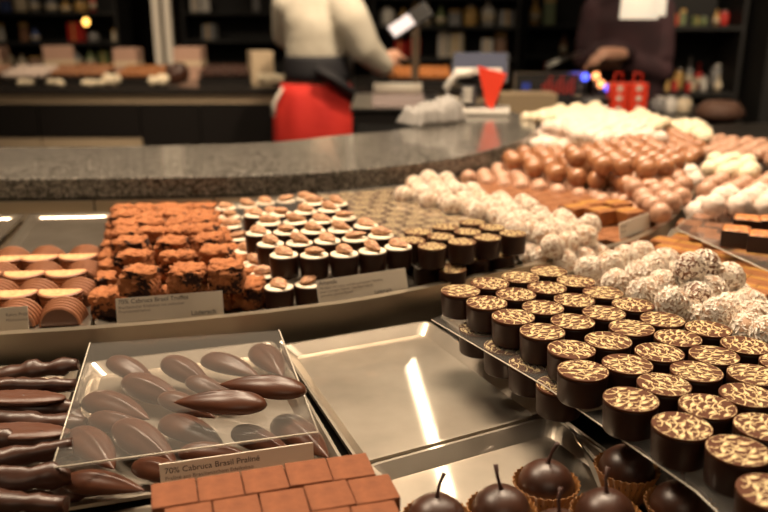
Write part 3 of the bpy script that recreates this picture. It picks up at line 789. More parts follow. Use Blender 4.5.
tray([(556, 412), (760, 560), (700, 620), (640, 520)], HF, 'steel tray edge beside the cherries under the patterned cups', 'steel trays in the case')

# flat brown squares in the upper tier
bsq = Proto(square_p(.0235, .014, brownie, 'brown_praline_square', bev=.0008))
for x, y, i, j in hexfill(pxpoly([(445, 190), (505, 173), (640, 207), (655, 226), (612, 245)], .2355), .0243, R(33), rowf=1.0):
    bsq.put((x, y, Z(.2498)), (0, 0, R(33)), 1, 'flat brown square in the upper tier, %s from left in %s row from front' % (ORD[j], ORD[i]), 'brown squares in the upper tier')
bst = Proto(square_p(.0285, .0165, caramel, 'striped_praline_block', stripe=yellow))
for i, (x, y, lb) in enumerate([(576, 203, 'at the left'), (601, 206, 'second from the left'), (628, 207, 'at the right end'), (590, 199, 'behind at the left'), (616, 199, 'behind at the right')]):
    p = at(x, y+1, .2165); bst.put((p.x, p.y, Z(.2350)), (0, 0, R(28)), 1, 'striped milk chocolate block stacked above the brown squares, ' + lb, 'striped blocks in the upper tier')

# glossy balls
def ball_p(r, m, name='chocolate_ball', bump=0):
    def mk():
        bm = nb(); ball(bm, (0, 0, 0), r, r, r*.97, 20, 12)
        if bump:
            for v in bm.verts: v.co *= 1 + bump*noise.noise(v.co*150)
        return named(obj(name, bm, m), 'chocolate')
    return mk
ros = Proto(ball_p(.0125, rose, 'pinkish_chocolate_ball')); brn = Proto(ball_p(.0138, nut_brown, 'brown_chocolate_ball')); wht = Proto(ball_p(.0135, pink_white, 'powdered_truffle', bump=.1)); ivo = Proto(ball_p(.0125, ivory, 'yellow_chocolate_ball'))
def heap(pr, poly_px, h, sp, ang, lab, group, jit=.0024, off=(0, 0), rot=False):
    for x, y, i, j in hexfill(pxpoly(poly_px, h), sp*1.06, R(ang), off=off):
        pr.put((x + random.uniform(-jit, jit), y + random.uniform(-jit, jit), Z(h) + random.uniform(-.002, .0025)), rr3() if rot else (0, 0, random.uniform(0, 6)), 1, lab % (ORD[j], ORD[i]), group)
heap(ros, [(465, 180), (515, 162), (610, 178), (668, 190), (672, 212), (648, 222), (600, 202), (560, 197)], .2385, .0256, 27, 'pale pinkish ball in bottom layer, %s from left in %s row from front', 'pinkish balls in the upper tier')
heap(brn, [(503, 163), (530, 150), (640, 152), (692, 182), (676, 200), (640, 190), (570, 178)], .2185, .028, 27, 'glossy brown ball in heaped layer, %s from left in %s row from front', 'brown balls in the upper tier')
heap(brn, [(560, 155), (640, 140), (678, 160), (660, 172), (600, 166)], .196, .0282, 27, 'glossy brown ball topping the heap, %s from left in %s row from front', 'brown balls topping the heap', off=(.008, .01))
heap(ros, [(618, 190), (676, 170), (690, 190), (664, 214)], .2165, .0256, 27, 'pinkish ball heaped by curved rail, %s from left in %s row from front', 'pinkish balls by the rail', off=(.006, .004))
heap(wht, [(530, 146), (545, 128), (610, 118), (676, 150), (600, 152)], .226, .0275, 0, 'powdered white truffle behind brown balls, %s from left in %s row from front', 'white truffles at the far end')
heap(wht, [(545, 128), (600, 110), (672, 140), (600, 142)], .204, .0275, 0, 'powdered white truffle of the top layer, %s from left in %s row from front', 'white truffles topping the far heap', off=(.008, .006))
heap(ivo, [(522, 118), (555, 110), (600, 106), (606, 118), (560, 122)], .205, .0255, 0, 'cream-yellow ball at the far end, %s from left in %s row from front', 'cream-yellow balls at the far end')
heap(ivo, [(615, 118), (640, 112), (664, 122), (660, 132), (630, 130)], .208, .0255, 0, 'cream-yellow chocolate ball beyond the white truffles, %s from left in %s row from front', 'cream-yellow balls beyond the truffles')

# right-hand lower tier: caramel bars, crunchy cubes, white and brown balls
tray([(652, 232), (705, 222), (830, 290), (765, 320)], .2555, 'steel tray of caramel squares at the right edge', 'steel trays in the case')
cq = Proto(square_p(.0262, .0145, caramel, 'caramel_square', stripe=yellow))
for x, y, i, j in hexfill(pxpoly([(640, 245), (668, 232), (715, 225), (810, 270), (765, 300), (735, 292), (700, 262), (665, 248)], .238), .0266, R(-38), rowf=1.0):
    cq.put((x, y, Z(.2535)), (0, 0, R(-38)), 1, 'yellow-striped caramel square at the right, %s from left in %s row from front' % (ORD[j], ORD[i]), 'caramel squares at the right')
s_, P = sheet([(676, 228), (706, 200), (860, 240), (800, 285)], .2265, 'clear_plate', 'clear plate under the crunchy-topped cubes at the right edge')
bm = nb(); tube(bm, [P[1]-d8, P[0]-d8, P[3]-d8], .0006, 6); obj('plate_edge', bm, acrylic_edge, s_)
bq = Proto(square_p(.026, .009, brownie, 'thin_brown_square'))
for i, (x, y) in enumerate([(690, 222), (705, 216), (704, 230), (718, 224), (718, 236), (722, 212)]):
    p = at(x, y, .2275); bq.put((p.x, p.y, Z(.2385) + .0018), (0, 0, R(-30)), 1, 'thin brown chocolate square below the clear plate edge, %s from the left' % ORD[i+1], 'thin brown squares at the right')
kq = Proto(square_p(.0275, .017, shell_choc, 'crunchy_cube', topmat=crunch))
for i, (x, y, lb) in enumerate([(737, 228, 'nearest left'), (764, 233, 'front right'), (748, 217, 'behind the left one'), (774, 218, 'at the frame edge behind'), (792, 238, 'cut by the frame'), (726, 217, 'far left')][:5]):
    p = at(x, y, .2085); kq.put((p.x, p.y, Z(.2262)), (0, 0, R(-25)), 1, 'dark chocolate cube with orange crunchy topping, ' + lb, 'crunchy-topped cubes on the right plate')
wb = Proto(ball_p(.0135, pink_white, 'white_truffle', .12)); bb = Proto(ball_p(.013, rose, 'brown_truffle'))
heap(wb, [(690, 218), (702, 196), (800, 190), (810, 215), (735, 212)], .232, .0275, -8, 'bottom-layer white truffle at right edge, %s from left in %s row from front', 'white truffles at the right edge')
heap(wb, [(712, 208), (718, 192), (800, 190), (800, 208)], .2095, .0275, -8, 'top-layer white truffle at right edge, %s from left in %s row from front', 'white truffles heaped at the right edge', off=(.006, .01))
heap(bb, [(702, 196), (706, 180), (800, 178), (800, 192)], .214, .0268, -8, 'light brown truffle behind the white ones, %s from left in %s row from front', 'light brown truffles at the right edge')
heap(ivo, [(706, 175), (712, 158), (752, 160), (762, 176)], .205, .0255, -8, 'ivory chocolate piece stacked on a dark base, %s from left in %s row from front', 'ivory pieces at the right')
drk = Proto(ball_p(.0128, dark_choc, 'dark_chocolate_ball'))
heap(drk, [(702, 184), (704, 170), (768, 172), (775, 184)], .228, .0262, -8, 'dark chocolate ball beneath the ivory pieces, %s from left in %s row from front', 'dark balls under the ivory pieces')
heap(wb, [(686, 188), (690, 172), (704, 172), (703, 188)], .228, .0275, -8, 'white piece beside the curved rail, %s from left in %s row from front', 'white pieces beside the rail')
heap(brn, [(664, 152), (670, 128), (690, 130), (700, 152), (692, 170)], .222, .028, 27, 'dark brown ball near the curved rail end, %s from left in %s row from front', 'dark brown balls at the rail end')
heap(ivo, [(668, 126), (690, 122), (712, 134), (708, 144)], .215, .0255, -8, 'cream-yellow ball beyond the dark brown ones, %s from left in %s row from front', 'cream-yellow balls at the far right')
heap(bb, [(700, 154), (712, 138), (790, 148), (800, 164)], .226, .0268, -8, 'brown-pink truffle near the far right rim, %s from left in %s row from front', 'brown-pink truffles at the far right')

# ------------------------------------------------------------------ label cards
def text_mesh(body, size, m, parent, loc, name='lettering', sx=1):
    c = bpy.data.curves.new('txt', 'FONT'); c.body = body; c.size = size; c.extrude = 0.00004
    o = bpy.data.objects.new('txt', c); COL.objects.link(o); dg = bpy.context.evaluated_depsgraph_get(); dg.update()
    me = bpy.data.meshes.new_from_object(o.evaluated_get(dg)); bpy.data.objects.remove(o)
    me.materials.clear(); me.materials.append(m)
    t = obj(name, me, None, parent, loc); t.scale = (sx, 1, 1); return t
def card_at(bl, br, h, hpx, lean, label, lines, hgt, group='label cards in front of the trays'):
    a = at(*bl, h); b_ = at(*br, h); wd = (b_-a).length
    o = obj('label_card', boxm(0, wd, -.0004, .0004, 0, hgt, bev=0), card); o.location = a
    o.rotation_euler = (R(-lean), 0, math.atan2(b_.y-a.y, b_.x-a.x)); tag(o, label, 'label', group)
    for (txt, x, z, sz, m_) in lines:
        t = text_mesh(txt, sz, m_, o, (x, -.0006, z)); t.rotation_euler = (PI/2, 0, 0)
    return o
card_at((117, 323), (224, 314), .2385, 24, 18, 'white label card reading 70% Cabruca Brasil Truffes', [
    ('70% Cabruca Brasil Truffes', .0018, .0148, .0050, ink), ('Brasilianischer Edelkakao mit exklusiver', .0018, .0108, .0032, ink_soft), ('Fruchtkombination.', .0018, .0074, .0032, ink_soft), ('Läderach', .058, .0012, .0055, ink)], .0195)
card_at((319, 304), (408, 290), .2375, 24, 18, 'white label card reading Amande', [
    ('Amande', .0018, .0155, .0050, ink), ('Marzipan mit kakao und fein gehacktem Mandeln,', .0018, .0118, .0030, ink_soft), ('einer cremigen Schicht, Gianduja-Füllung', .0018, .0086, .0030, ink_soft), ('und einer ganzen Mandel.', .0018, .0054, .0030, ink_soft), ('Läderach', .052, .0012, .0045, ink)], .0200)
card_at((161, 487), (314, 464), .250, 24, 5, 'white label card reading 70% Cabruca Brasil Praliné', [
    ('70% Cabruca Brasil Praliné', .0025, .0075, .0048, ink), ('Praliné aus Brasilianischem Edelkakao', .0025, .0035, .0032, ink_soft)], .0135)
card_at((-70, 338), (29, 331), .2385, 24, 16, 'blurred white label card at the left edge', [('Rahm Praliné', .055, .0125, .0036, ink_soft), ('Milchschokolade', .055, .0085, .0030, ink_soft)], .0195)
card_at((620, 240), (650, 228), .236, 24, 10, 'small pale label card on the curved rail', [('Caramel', .002, .012, .004, ink_soft), ('Gianduja', .002, .007, .003, ink_soft)], .018)

# ------------------------------------------------------------------ background: rear counter, shelves, people
def bbox_px(x0, x1, ytop, ybot, Y, depth, bm=None, mi=0, bev=0):   # a box whose front face is at distance Y
    a = atY(x0, ytop, Y); b_ = atY(x1, ybot, Y); return box(bm or nb(), a.x, b_.x, Y, Y+depth, b_.z, a.z, mi, bev=bev)
chrome = mat('grey_metal', (.5, .48, .45), .3, metal=1); white_paint = mat('off_white_paint', (.62, .56, .47), .5)
worktop_dark = mat('dark_polished_top', (.03, .026, .023), .15)
YB = 4.3; zt = atY(100, 87, YB).z
rc = empty('rear_counter', (-1.2, YB, 0)); tag(rc, 'long black rear counter with beige strip and polished dark top', 'counter')
def addc(o, root): o.parent = root; o.matrix_parent_inverse = Matrix.Translation(root.location).inverted(); return o
XL, XR = -3.4, .55
addc(obj('worktop', boxm(XL, XR, YB-.03, YB+.75, zt-.03, zt), worktop_dark), rc)
addc(obj('beige_strip', boxm(XL, XR, YB-.004, YB+.01, zt-.085, zt-.031), beige), rc)
addc(obj('carcass', boxm(XL, XR, YB+.01, YB+.7, .08, zt-.031), black), rc)
addc(obj('plinth', boxm(XL, XR, YB+.05, YB+.65, 0, .08), black_matt), rc)
xs = [XL] + [atY(x, 110, YB).x for x in (-80, 38, 140, 200, 272, 330, 395)] + [XR]
for i in range(len(xs)-1):
    if xs[i] < atY(130, 110, YB).x:
        addc(obj('drawer_front', boxm(xs[i]+.004, xs[i+1]-.004, YB-.008, YB+.009, atY(0, 138, YB).z+.004, zt-.09), black), rc)
        addc(obj('lower_beige_strip', boxm(xs[i]+.004, xs[i+1]-.004, YB-.004, YB+.009, atY(0, 150, YB).z, atY(0, 138, YB).z), beige), rc)
    else: addc(obj('door_panel', boxm(xs[i]+.004, xs[i+1]-.004, YB-.008, YB+.009, .1, zt-.09), black), rc)
# trays of confectionery on the rear counter
def at_top(px, Y): p = atY(px, 80, Y); p.z = zt; return p
def plate_of(px0, px1, Y, m, kind, lab, cols, rows_, r=.026, tm=None):
    a = at_top(px0, Y); b_ = at_top(px1, Y)
    t = obj('serving_tray', boxm(0, b_.x-a.x, 0, .26, 0, .03, bev=.002), tm or black); t.location = a; tag(t, 'low dark tray on the rear counter holding ' + lab, 'tray', 'trays on the rear counter')
    w_ = (b_.x-a.x)
    pr = Proto(lambda: named(obj(kind, ball(nb(), (0, 0, 0), r, r, r*.75, 12, 8), m), 'chocolate'))
    for i in range(cols):
        for j in range(rows_):
            pr.put((a.x + w_*(i+.5)/cols + random.uniform(-.003, .003), a.y + .26*(j+.5)/rows_, zt + .03 + r*.74 + random.uniform(0, .002) + .012*j), (0, 0, random.uniform(0, 6)), 1,
                   '%s on the rear counter, %s from left in %s row' % (lab, ORD[i+1], ORD[j+1]), lab + ' on the rear counter')
plate_of(0, 42, YB+.12, pink_white, 'pale_truffle', 'pale nut truffles', 6, 3)
plate_of(46, 104, YB+.22, nut_brown, 'dark_truffle', 'brown round truffles', 7, 3)
plate_of(116, 166, YB+.15, caramel, 'brown_truffle_piece', 'brown caramel rounds', 7, 3)
plate_of(198, 250, YB+.2, dark_choc, 'dark_praline', 'dark glossy pralines', 7, 3)
plate_of(390, 452, YB+.05, crunch, 'orange_pastry', 'orange-brown baked pieces', 8, 3, .026)
plate_of(-60, -4, YB+.2, rose, 'pink_truffle', 'pink truffles', 6, 3)
def lump(name, px, Y, rx, ry, rz, m, lab, cat, n_=7, seed=1):
    rnd = random.Random(seed); bm = nb()
    for k in range(n_): ball(bm, (rnd.uniform(-rx, rx)*.7, rnd.uniform(-ry, ry)*.7, rz*rnd.uniform(.5, .9)), rx*.38, ry*.5, rz*.5, 12, 8)
    o = obj(name, bm, m); o.location = at_top(px, Y); rm = o.modifiers.new('remesh', 'REMESH'); rm.mode = 'VOXEL'; rm.voxel_size = .006; rm.use_smooth_shade = True
    return tag(o, lab, cat)
for i, (px, w_) in enumerate([(24, 0), (56, 0), (92, 0), (112, 1), (158, 1), (268, 1), (277, 1)]):
    lump('white_chocolate_bark', px, YB+.02 + .03*(i % 2), .06, .03, .03 + .02*w_, ivory, 'pale heap of white chocolate pieces on the rear counter, %s from the left' % ORD[i+1], 'white chocolate', 8, i)
lump('dark_chocolate_bunch', 178, YB+.08, .06, .04, .09, dark_choc, 'dark brown knobbly chocolate heap on the rear counter beside the posts', 'chocolate', 14, 30)
cardbox = mat('pale_carton', (.46, .28, .2), .6); cardbox2 = mat('cream_carton', (.6, .46, .3), .6)
for i, (x0, x1, yt, Y, rz) in enumerate([(43, 71, 46, 4.86, 25), (116, 139, 48, 4.8, 0), (176, 203, 47, 4.8, 0), (249, 271, 51, 4.55, 20), (-16, 4, 47, 4.85, 0)]):
    a = atY(x0, yt, Y); b_ = atY(x1, yt, Y); W_ = (b_.x-a.x)
    o = obj('carton', boxm(-W_/2, W_/2, -W_/2, W_/2, 0, a.z-zt, bev=.003), cardbox if i != 3 else cardbox2); o.location = ((a.x+b_.x)/2, Y, zt); o.rotation_euler = (0, 0, R(rz))
    tag(o, ['pale pink cube carton turned corner-on behind the truffles', 'pinkish cube carton between two trays', 'pinkish carton right of the pale posts', 'cream carton left of the person in white', 'pinkish carton at the left frame edge'][i], 'carton', 'cartons on the rear counter')
    obj('card_sleeve', boxm(-W_/2-.001, W_/2+.001, -W_/2-.001, W_/2+.001, (a.z-zt)*.45, (a.z-zt)*.6), cardbox2, o)
# posts and glazing
for i, (x0, x1, Y) in enumerate([(156, 163, 5.12), (167, 174, 5.12)]):
    a = atY(x0, 66, Y); b_ = atY(x1, 66, Y); o = obj('window_post', boxm(a.x, b_.x, Y, Y+.05, 0, 3.0), white_paint); tag(o, 'tall off-white post behind rear counter, the %s of a pair' % ('left', 'right')[i], 'post', 'pale posts')
a = atY(346, 50, 5.0); b_ = atY(354, 50, 5.0); a = atY(346, 50, 5.12); b_ = atY(354, 50, 5.12); o = obj('window_post', lathe(nb(), [(.022, 0), (.022, 3.0)], 20), chrome); o.location = ((a.x+b_.x)/2, 5.12, 0); tag(o, 'grey metal post rising right of the person in white', 'post')
# rear shelving behind glass, left
def shelf_unit(name, x0, x1, Y, zs, lab, m=black_matt, depth=.35, bright=None):
    r = empty(name, ((x0+x1)/2, Y, 0)); tag(r, lab, 'shelf'); 
    for sx in (x0, x1-.02): addc(obj('side_panel', boxm(sx, sx+.02, Y, Y+depth, 0, 2.4), m), r)
    addc(obj('back_panel', boxm(x0, x1, Y+depth-.01, Y+depth, 0, 2.4), m), r)
    for z in zs: addc(obj('shelf_board', boxm(x0+.02, x1-.02, Y, Y+depth-.01, z-.02, z), bright or m), r)
    return r
def cm(name, c, r=.5, **k): return MATS.get(name) or mat(name, c, r, **k)
PAL = [cm('tin_cream', (.6, .5, .35)), cm('tin_red', (.5, .03, .02)), cm('tin_brown', (.2, .09, .04)), cm('tin_gold', (.55, .33, .1)), cm('tin_pale', (.6, .56, .5)), cm('tin_green', (.16, .2, .08)), cm('tin_blue', (.08, .12, .3)), cm('tin_grey', (.25, .24, .23))]
PN = ['cream', 'red', 'brown', 'golden', 'pale', 'olive', 'blue', 'grey']
def jar(w_, h, m, kind):
    r = w_/2
    if kind == 0:
        o = obj('glass_jar', lathe(nb(), [(r*.9, 0), (r, h*.08), (r, h*.75), (r*.7, h*.86), (r*.7, h*.88)], 16), m); obj('jar_lid', lathe(nb(), [(r*.75, h*.88), (r*.75, h)], 16), chrome, o); return o, 'jar'
    if kind == 1:
        o = obj('gift_box', boxm(-r, r, -r*.7, r*.7, 0, h, bev=.003), m); obj('ribbon', boxm(-r*.15, r*.15, -r*.72, r*.72, 0, h+.003), PAL[3] if m != PAL[3] else PAL[0], o); return o, 'box'
    if kind == 2:
        o = obj('bottle', lathe(nb(), [(r*.8, 0), (r*.85, h*.55), (r*.3, h*.72), (r*.28, h*.95), (r*.34, h)], 16), m); obj('bottle_label', lathe(nb(), [(r*.87, h*.15), (r*.87, h*.42)], 16), PAL[0], o); return o, 'bottle'
    bm = boxm(-r, r, -r*.5, r*.5, 0, h*.82); 
    for v in bm.verts:
        if v.co.z > h*.5: v.co.y *= .25; v.co.x *= .9
    o = obj('sweet_bag', bm, m); bv = o.modifiers.new('bevel', 'BEVEL'); bv.width = r*.2; bv.segments = 3
    obj('bag_tie', boxm(-r*.9, r*.9, -r*.14, r*.14, h*.8, h), PAL[3], o); return o, 'bag'
def stock(x0, x1, Y, z, seed, where, hmax=.2, wmin=.06, wmax=.11, pal=None, dens=.85):
    rnd = random.Random(seed); x = x0 + .05; k = 0
    while x < x1 - .06:
        w_ = rnd.uniform(wmin, wmax); ci = rnd.choice(pal or range(8)); kd = rnd.randrange(4)
        if rnd.random() < dens:
            k += 1; o, nm = jar(w_, rnd.uniform(.45, 1)*hmax, PAL[ci], kd); o.location = (x + w_/2, Y + rnd.uniform(.09, .16), z + .001); o.rotation_euler = (0, 0, R(rnd.uniform(-25, 25)) if kd in (1, 3) else 0)
            tag(o, '%s %s on %s, %s from the left' % (PN[ci], nm, where, ORD[k]), nm, 'goods on ' + where)
        x += w_ + .018
x0, x1 = atY(-90, 30, 6.2).x, atY(118, 30, 6.2).x
zs = [atY(50, 42, 6.2).z, atY(50, 12, 6.2).z, atY(50, 68, 6.2).z, .7]
shelf_unit('wall_shelf', x0, x1, 6.2, zs, 'dark shelving with small goods behind the rear counter, far left')
stock(x0, x1, 6.2, zs[0], 3, 'the middle far-left shelf', .14); stock(x0, x1, 6.2, zs[1], 4, 'the upper far-left shelf', .16); stock(x0, x1, 6.2, zs[2], 5, 'the lower far-left shelf', .14)
x0, x1 = atY(182, 30, 6.6).x, atY(345, 30, 6.6).x
zs = [atY(50, 40, 6.6).z, atY(50, 12, 6.6).z, .9]
shelf_unit('wall_shelf', x0, x1, 6.6, zs, 'dim shelving behind the person in white')
stock(x0, x1, 6.6, zs[0], 13, 'the dim middle shelf', .13, pal=[2, 7, 1, 2], dens=.5); stock(x0, x1, 6.6, zs[1], 14, 'the dim upper shelf', .2, pal=[2, 7, 4], dens=.5)
def pendant(px, py, Y, s, col, lab, r=.035):
    p = atY(px, py, Y); t = empty('pendant_lamp', p); tag(t, lab, 'lamp')
    obj('bulb', ball(nb(), (0, 0, 0), r, r, r*1.2), lit('bulb_glow%d' % px, col, s), t); obj('cord', tube(nb(), [(0, 0, r), (0, 0, 3.0-p.z)], .004, 6), black, t)
pendant(86, 22, 5.9, 3, (1, .5, .1), 'small amber lamp glowing in front of the far-left shelves', .022)
# middle shelving behind the till
x0, x1 = atY(372, 30, 5.6).x, atY(520, 30, 5.6).x
zs = [atY(50, 26, 5.6).z, atY(50, 58, 5.6).z, atY(50, -4, 5.6).z, .7]
shelf_unit('wall_shelf', x0, x1, 5.6, zs, 'dark shelving packed with goods behind the till')
stock(x0, x1, 5.6, zs[0], 23, 'the middle shelf behind the till', .2); stock(x0, x1, 5.6, zs[1], 24, 'the lower shelf behind the till', .17); stock(x0, x1, 5.6, zs[2], 25, 'the top shelf behind the till', .2)
x0, x1 = atY(524, 30, 5.9).x, atY(640, 30, 5.9).x
shelf_unit('wall_shelf', x0, x1, 5.9, zs[:2], 'dark shelving behind the person in purple'); stock(x0, x1, 5.9, zs[0], 33, 'the shelf behind the purple-clad person', .2, dens=.6); stock(x0, x1, 5.9, zs[1], 34, 'the lower shelf behind the purple-clad person', .2, pal=[1, 2, 7], dens=.7)
# right goods shelves
Yr = 4.15; x0 = atY(640, 60, Yr).x; x1 = atY(742, 60, Yr).x
zs = [atY(700, 93, Yr).z, atY(700, 26, Yr).z, .6]
shelf_unit('goods_shelf', x0, x1, Yr, zs, 'dark goods shelf stocked with bright packages at the right')
stock(x0, x1, Yr-.06, zs[0], 43, 'the right goods shelf', .10, .025, .045, [1, 3, 0, 3, 1, 4], 1); stock(x0+.12, x1, Yr, zs[1], 44, 'the upper right goods shelf', .09, .03, .05, [1, 3, 5, 1], 1)
stock(x0, x1, Yr+.12, zs[0], 45, 'the back of the right goods shelf', .20, .04, .07, [1, 4, 7, 3], .9)
o = obj('dark_cabinet', boxm(x1+.03, x1+1.3, Yr-.2, Yr+.4, 0, 2.3), black_matt); tag(o, 'tall black cabinet filling the right edge behind the chocolates', 'cabinet'); obj('handle', boxm(x1+.08, x1+.095, Yr-.225, Yr-.2, 1.1, 1.4), chrome, o)
# hanging cream lampshades top right
for i, (xa, xb, yb) in enumerate([(620, 657, 19), (655, 678, 16)]):
    a = atY(xa, yb, 2.6); b_ = atY(xb, yb, 2.6); r = (b_.x-a.x)/2
    t = empty('hanging_lampshade', ((a.x+b_.x)/2, 2.6 + .12*i, a.z)); tag(t, ['large cream lampshade hanging at the top edge, right of centre', 'smaller cream lampshade partly behind the larger one'][i], 'lampshade')
    bm = lathe(nb(), [(r, 0), (r*.93, .22)], 32, cap_lo=False, cap_hi=False); sh = obj('shade', bm, lit('shade_fabric_glow', (.75, .62, .44), .75), t); sh.modifiers.new('s', 'SOLIDIFY').thickness = .003
    obj('cord', tube(nb(), [(0, 0, .2), (0, 0, 3.0-a.z)], .004, 6), black, t)
    l = bpy.data.lights.new('shade_bulb', 'POINT'); l.energy = 3; l.color = (1, .75, .45); l.shadow_soft_size = .03; lo = bpy.data.objects.new('shade_bulb', l); COL.objects.link(lo); lo.parent = t; lo.location = (0, 0, .1)

# till area on the curved worktop
Zg = Z(.2105)
# towel
tw = nb(); bmesh.ops.create_grid(tw, x_segments=60, y_segments=36, size=1)
for v in tw.verts:
    x, y = v.co.x, v.co.y; q = V((x*2.2 + y*.8, y*1.2, 1)); hgt = .018 + .022*(1-x*x*.6)*(.6+.5*noise.noise(q*1.3)) + .010*abs(noise.noise(q*3.1)) + .03*max(0, x)*(1-y*y)
    edge = min(1, (1-abs(x))*6, (1-abs(y))*6); v.co = V((x*(.058+.01*noise.noise(V((y*3, 0, 5)))), y*.04*(1+.3*noise.noise(V((x*3, 2, 0)))), .002 + hgt*edge))
cl = obj('tea_towel', tw, cm('grey_cloth', (.3, .28, .26), .9), smooth=True); tag(cl, 'crumpled pale grey cloth lying on the granite beside the till', 'cloth')
cl.modifiers.new('s', 'SOLIDIFY').thickness = .001; p = at(431, 124, .2105); cl.location = (p.x, p.y, Zg); cl.rotation_euler = (0, 0, R(38))
# scale with tilted display and red side
p = at(480, 113, .2105); sc_ = empty('counter_scale', (p.x-.01, p.y-.02, Zg), R(-8)); tag(sc_, 'counter scale with white frame, red front panel and tilted grey screen', 'scale')
red = cm('bright_red', (.75, .05, .02), .4); greyscreen = cm('grey_blue_screen', (.05, .055, .085), .6, spec=.15); offw = cm('scale_white', (.62, .58, .52), .4)
obj('foot', boxm(-.07, .07, -.03, .08, 0, .012, bev=.004), offw, sc_)
obj('loop_frame', tube(nb(), [(-.03, 0, .012), (-.062, 0, .03), (-.066, 0, .055), (-.045, 0, .082), (-.01, 0, .088)], .0085, 12), offw, sc_)
obj('printer_head', boxm(-.035, -.002, .0, .05, .02, .06, bev=.005), cm('dark_grey', (.05, .05, .055)), sc_)
for k in range(3): obj('key', boxm(-.03, -.01, -.003, .001, .026+.011*k, .033+.011*k, bev=.001), offw, sc_)
bm = nb(); pv = [(.0, -.012, .1), (.06, -.012, .085), (.035, -.012, .012), (.02, -.012, .02)]
f0 = [bm.verts.new(q) for q in pv]; f1 = [bm.verts.new((q[0], q[1]+.02, q[2])) for q in pv]; bm.faces.new(f0); bm.faces.new(f1[::-1])
for k in range(4): bm.faces.new((f0[k], f1[k], f1[(k+1) % 4], f0[(k+1) % 4]))
bmesh.ops.recalc_face_normals(bm, faces=bm.faces[:]); obj('red_panel', bm, red, sc_)
scn = obj('screen', boxm(-.06, .065, -.003, .006, 0, .11, bev=.003), cm('screen_case', (.03, .03, .034), .4), sc_, loc=(.0, .02, .066)); scn.rotation_euler = (R(-60), 0, 0)
obj('display', boxm(-.055, .06, -.0045, -.003, .005, .105), greyscreen, scn)
obj('cross_arm', boxm(-.05, .05, .0, .03, .082, .095, bev=.003), offw, sc_)
# cabinet with white box, behind the worktop
Yc = 2.78; a = atY(352, 110, Yc); b_ = atY(446, 110, Yc)
o = obj('work_cabinet', boxm(a.x, b_.x, Yc, Yc+.5, 0, a.z-.0, bev=.004), black); tag(o, 'low black work cabinet between the person in white and the till', 'cabinet'); ct = a.z
obj('cabinet_door', boxm(a.x+.02, b_.x-.02, Yc-.012, Yc, .1, ct-.05), black_matt, o); obj('cabinet_top', boxm(a.x-.005, b_.x+.005, Yc-.015, Yc+.505, ct, ct+.008), chrome, o); ct += .008
a = atY(372, 100, Yc+.05); b_ = atY(424, 100, Yc+.05)
o = obj('paper_roll_box', boxm(a.x, b_.x, Yc+.03, Yc+.18, ct, ct+.035, bev=.004), cm('pinkish_box', (.5, .4, .38), .5)); tag(o, 'pale box with a white paper roll on the black cabinet', 'box')
rl = obj('paper_roll', tube(nb(), [(a.x+.005, Yc+.1, ct+.055), (b_.x-.005, Yc+.1, ct+.055)], .02, 20), white_paint); tag(rl, 'white paper roll lying on the pale box behind the granite', 'paper roll')
a = atY(440, 67, 2.9); o = obj('white_dish', lathe(nb(), [(.03, 0), (.045, .006), (.05, .016), (.046, .016), (.03, .008)], 24), white_paint); o.location = (atY(451, 67, 2.95).x, 2.95, ct); tag(o, 'small white dish on the black cabinet near the till', 'dish')
# tablet till on a stand
Yt = 2.6; p = atY(412, 27, Yt); z0 = ct
ts = empty('till_monitor', (p.x+.03, Yt+.5, ct)); tag(ts, 'black till monitor on a stand with a bright white tilted screen', 'till')
hz = p.z - ct
obj('base', boxm(-.08, .08, -.08, .08, 0, .015, bev=.004), black, ts); obj('stand', boxm(-.014, .014, -.015, .015, .015, hz), cm('bronze_stand', (.12, .08, .05), .4), ts)
hd = obj('screen_housing', boxm(-.09, .08, -.02, .0, -.02, .045, bev=.004), black, ts, loc=(-.01, 0, hz)); hd.rotation_euler = (R(-35), R(-32), R(10))
obj('display', boxm(-.085, .005, -.0225, -.02, -.014, .036), lit('till_display', (.7, .66, .72), .25), hd)
# clear-framed sign and beige block by the far end of the case
Ys = 2.35; zc = Z(.235)
fl = [atY(x, 100, Ys) for x in (505, 655)]
o = obj('side_counter', boxm(fl[0].x-.02, fl[1].x+.25, Ys-.02, Ys+.4, 0, atY(560, 117, Ys).z, bev=.004), black); tag(o, 'black side counter beyond the far end of the chocolate case', 'counter'); zs_ = atY(560, 117, Ys).z; obj('counter_trim', boxm(fl[0].x-.02, fl[1].x+.25, Ys-.026, Ys-.02, zs_-.03, zs_-.005), chrome, o)
a = atY(500, 94, Ys); b_ = atY(558, 94, Ys); o = obj('wooden_stand', boxm(a.x, b_.x, Ys, Ys+.1, zs_, a.z, bev=.004), cm('pale_wood', (.3, .22, .13), .6)); tag(o, 'pale wooden stand in front of the framed sign', 'stand'); obj('base_board', boxm(a.x-.004, b_.x+.004, Ys-.006, Ys+.106, zs_, zs_+.01), cm('darker_wood', (.18, .12, .07)), o)
a = atY(514, 72, Ys+.14); b_ = atY(582, 72, Ys+.14)
sg = empty('framed_sign', ((a.x+b_.x)/2, Ys+.14, zs_)); tag(sg, 'dark sign in a thin pale frame with blurred red and blue marks', 'sign'); W_ = (b_.x-a.x)/2; H_ = a.z-zs_
obj('sign_panel', boxm(-W_, W_, 0, .006, .0, H_), black_matt, sg)
for bx in ((-W_, W_, -.003, .01, H_-.006, H_), (-W_, -W_+.006, -.003, .01, 0, H_-.006), (W_-.006, W_, -.003, .01, 0, H_-.006)): obj('frame_bar', boxm(*bx), chrome, sg)
bm = nb()
for k in range(9): box(bm, -W_*.15 + k*W_*.11, -W_*.15 + k*W_*.11 + W_*.06, -.0012, 0, H_*.45, H_*.45 + H_*(.25 + .1*(k % 3)))
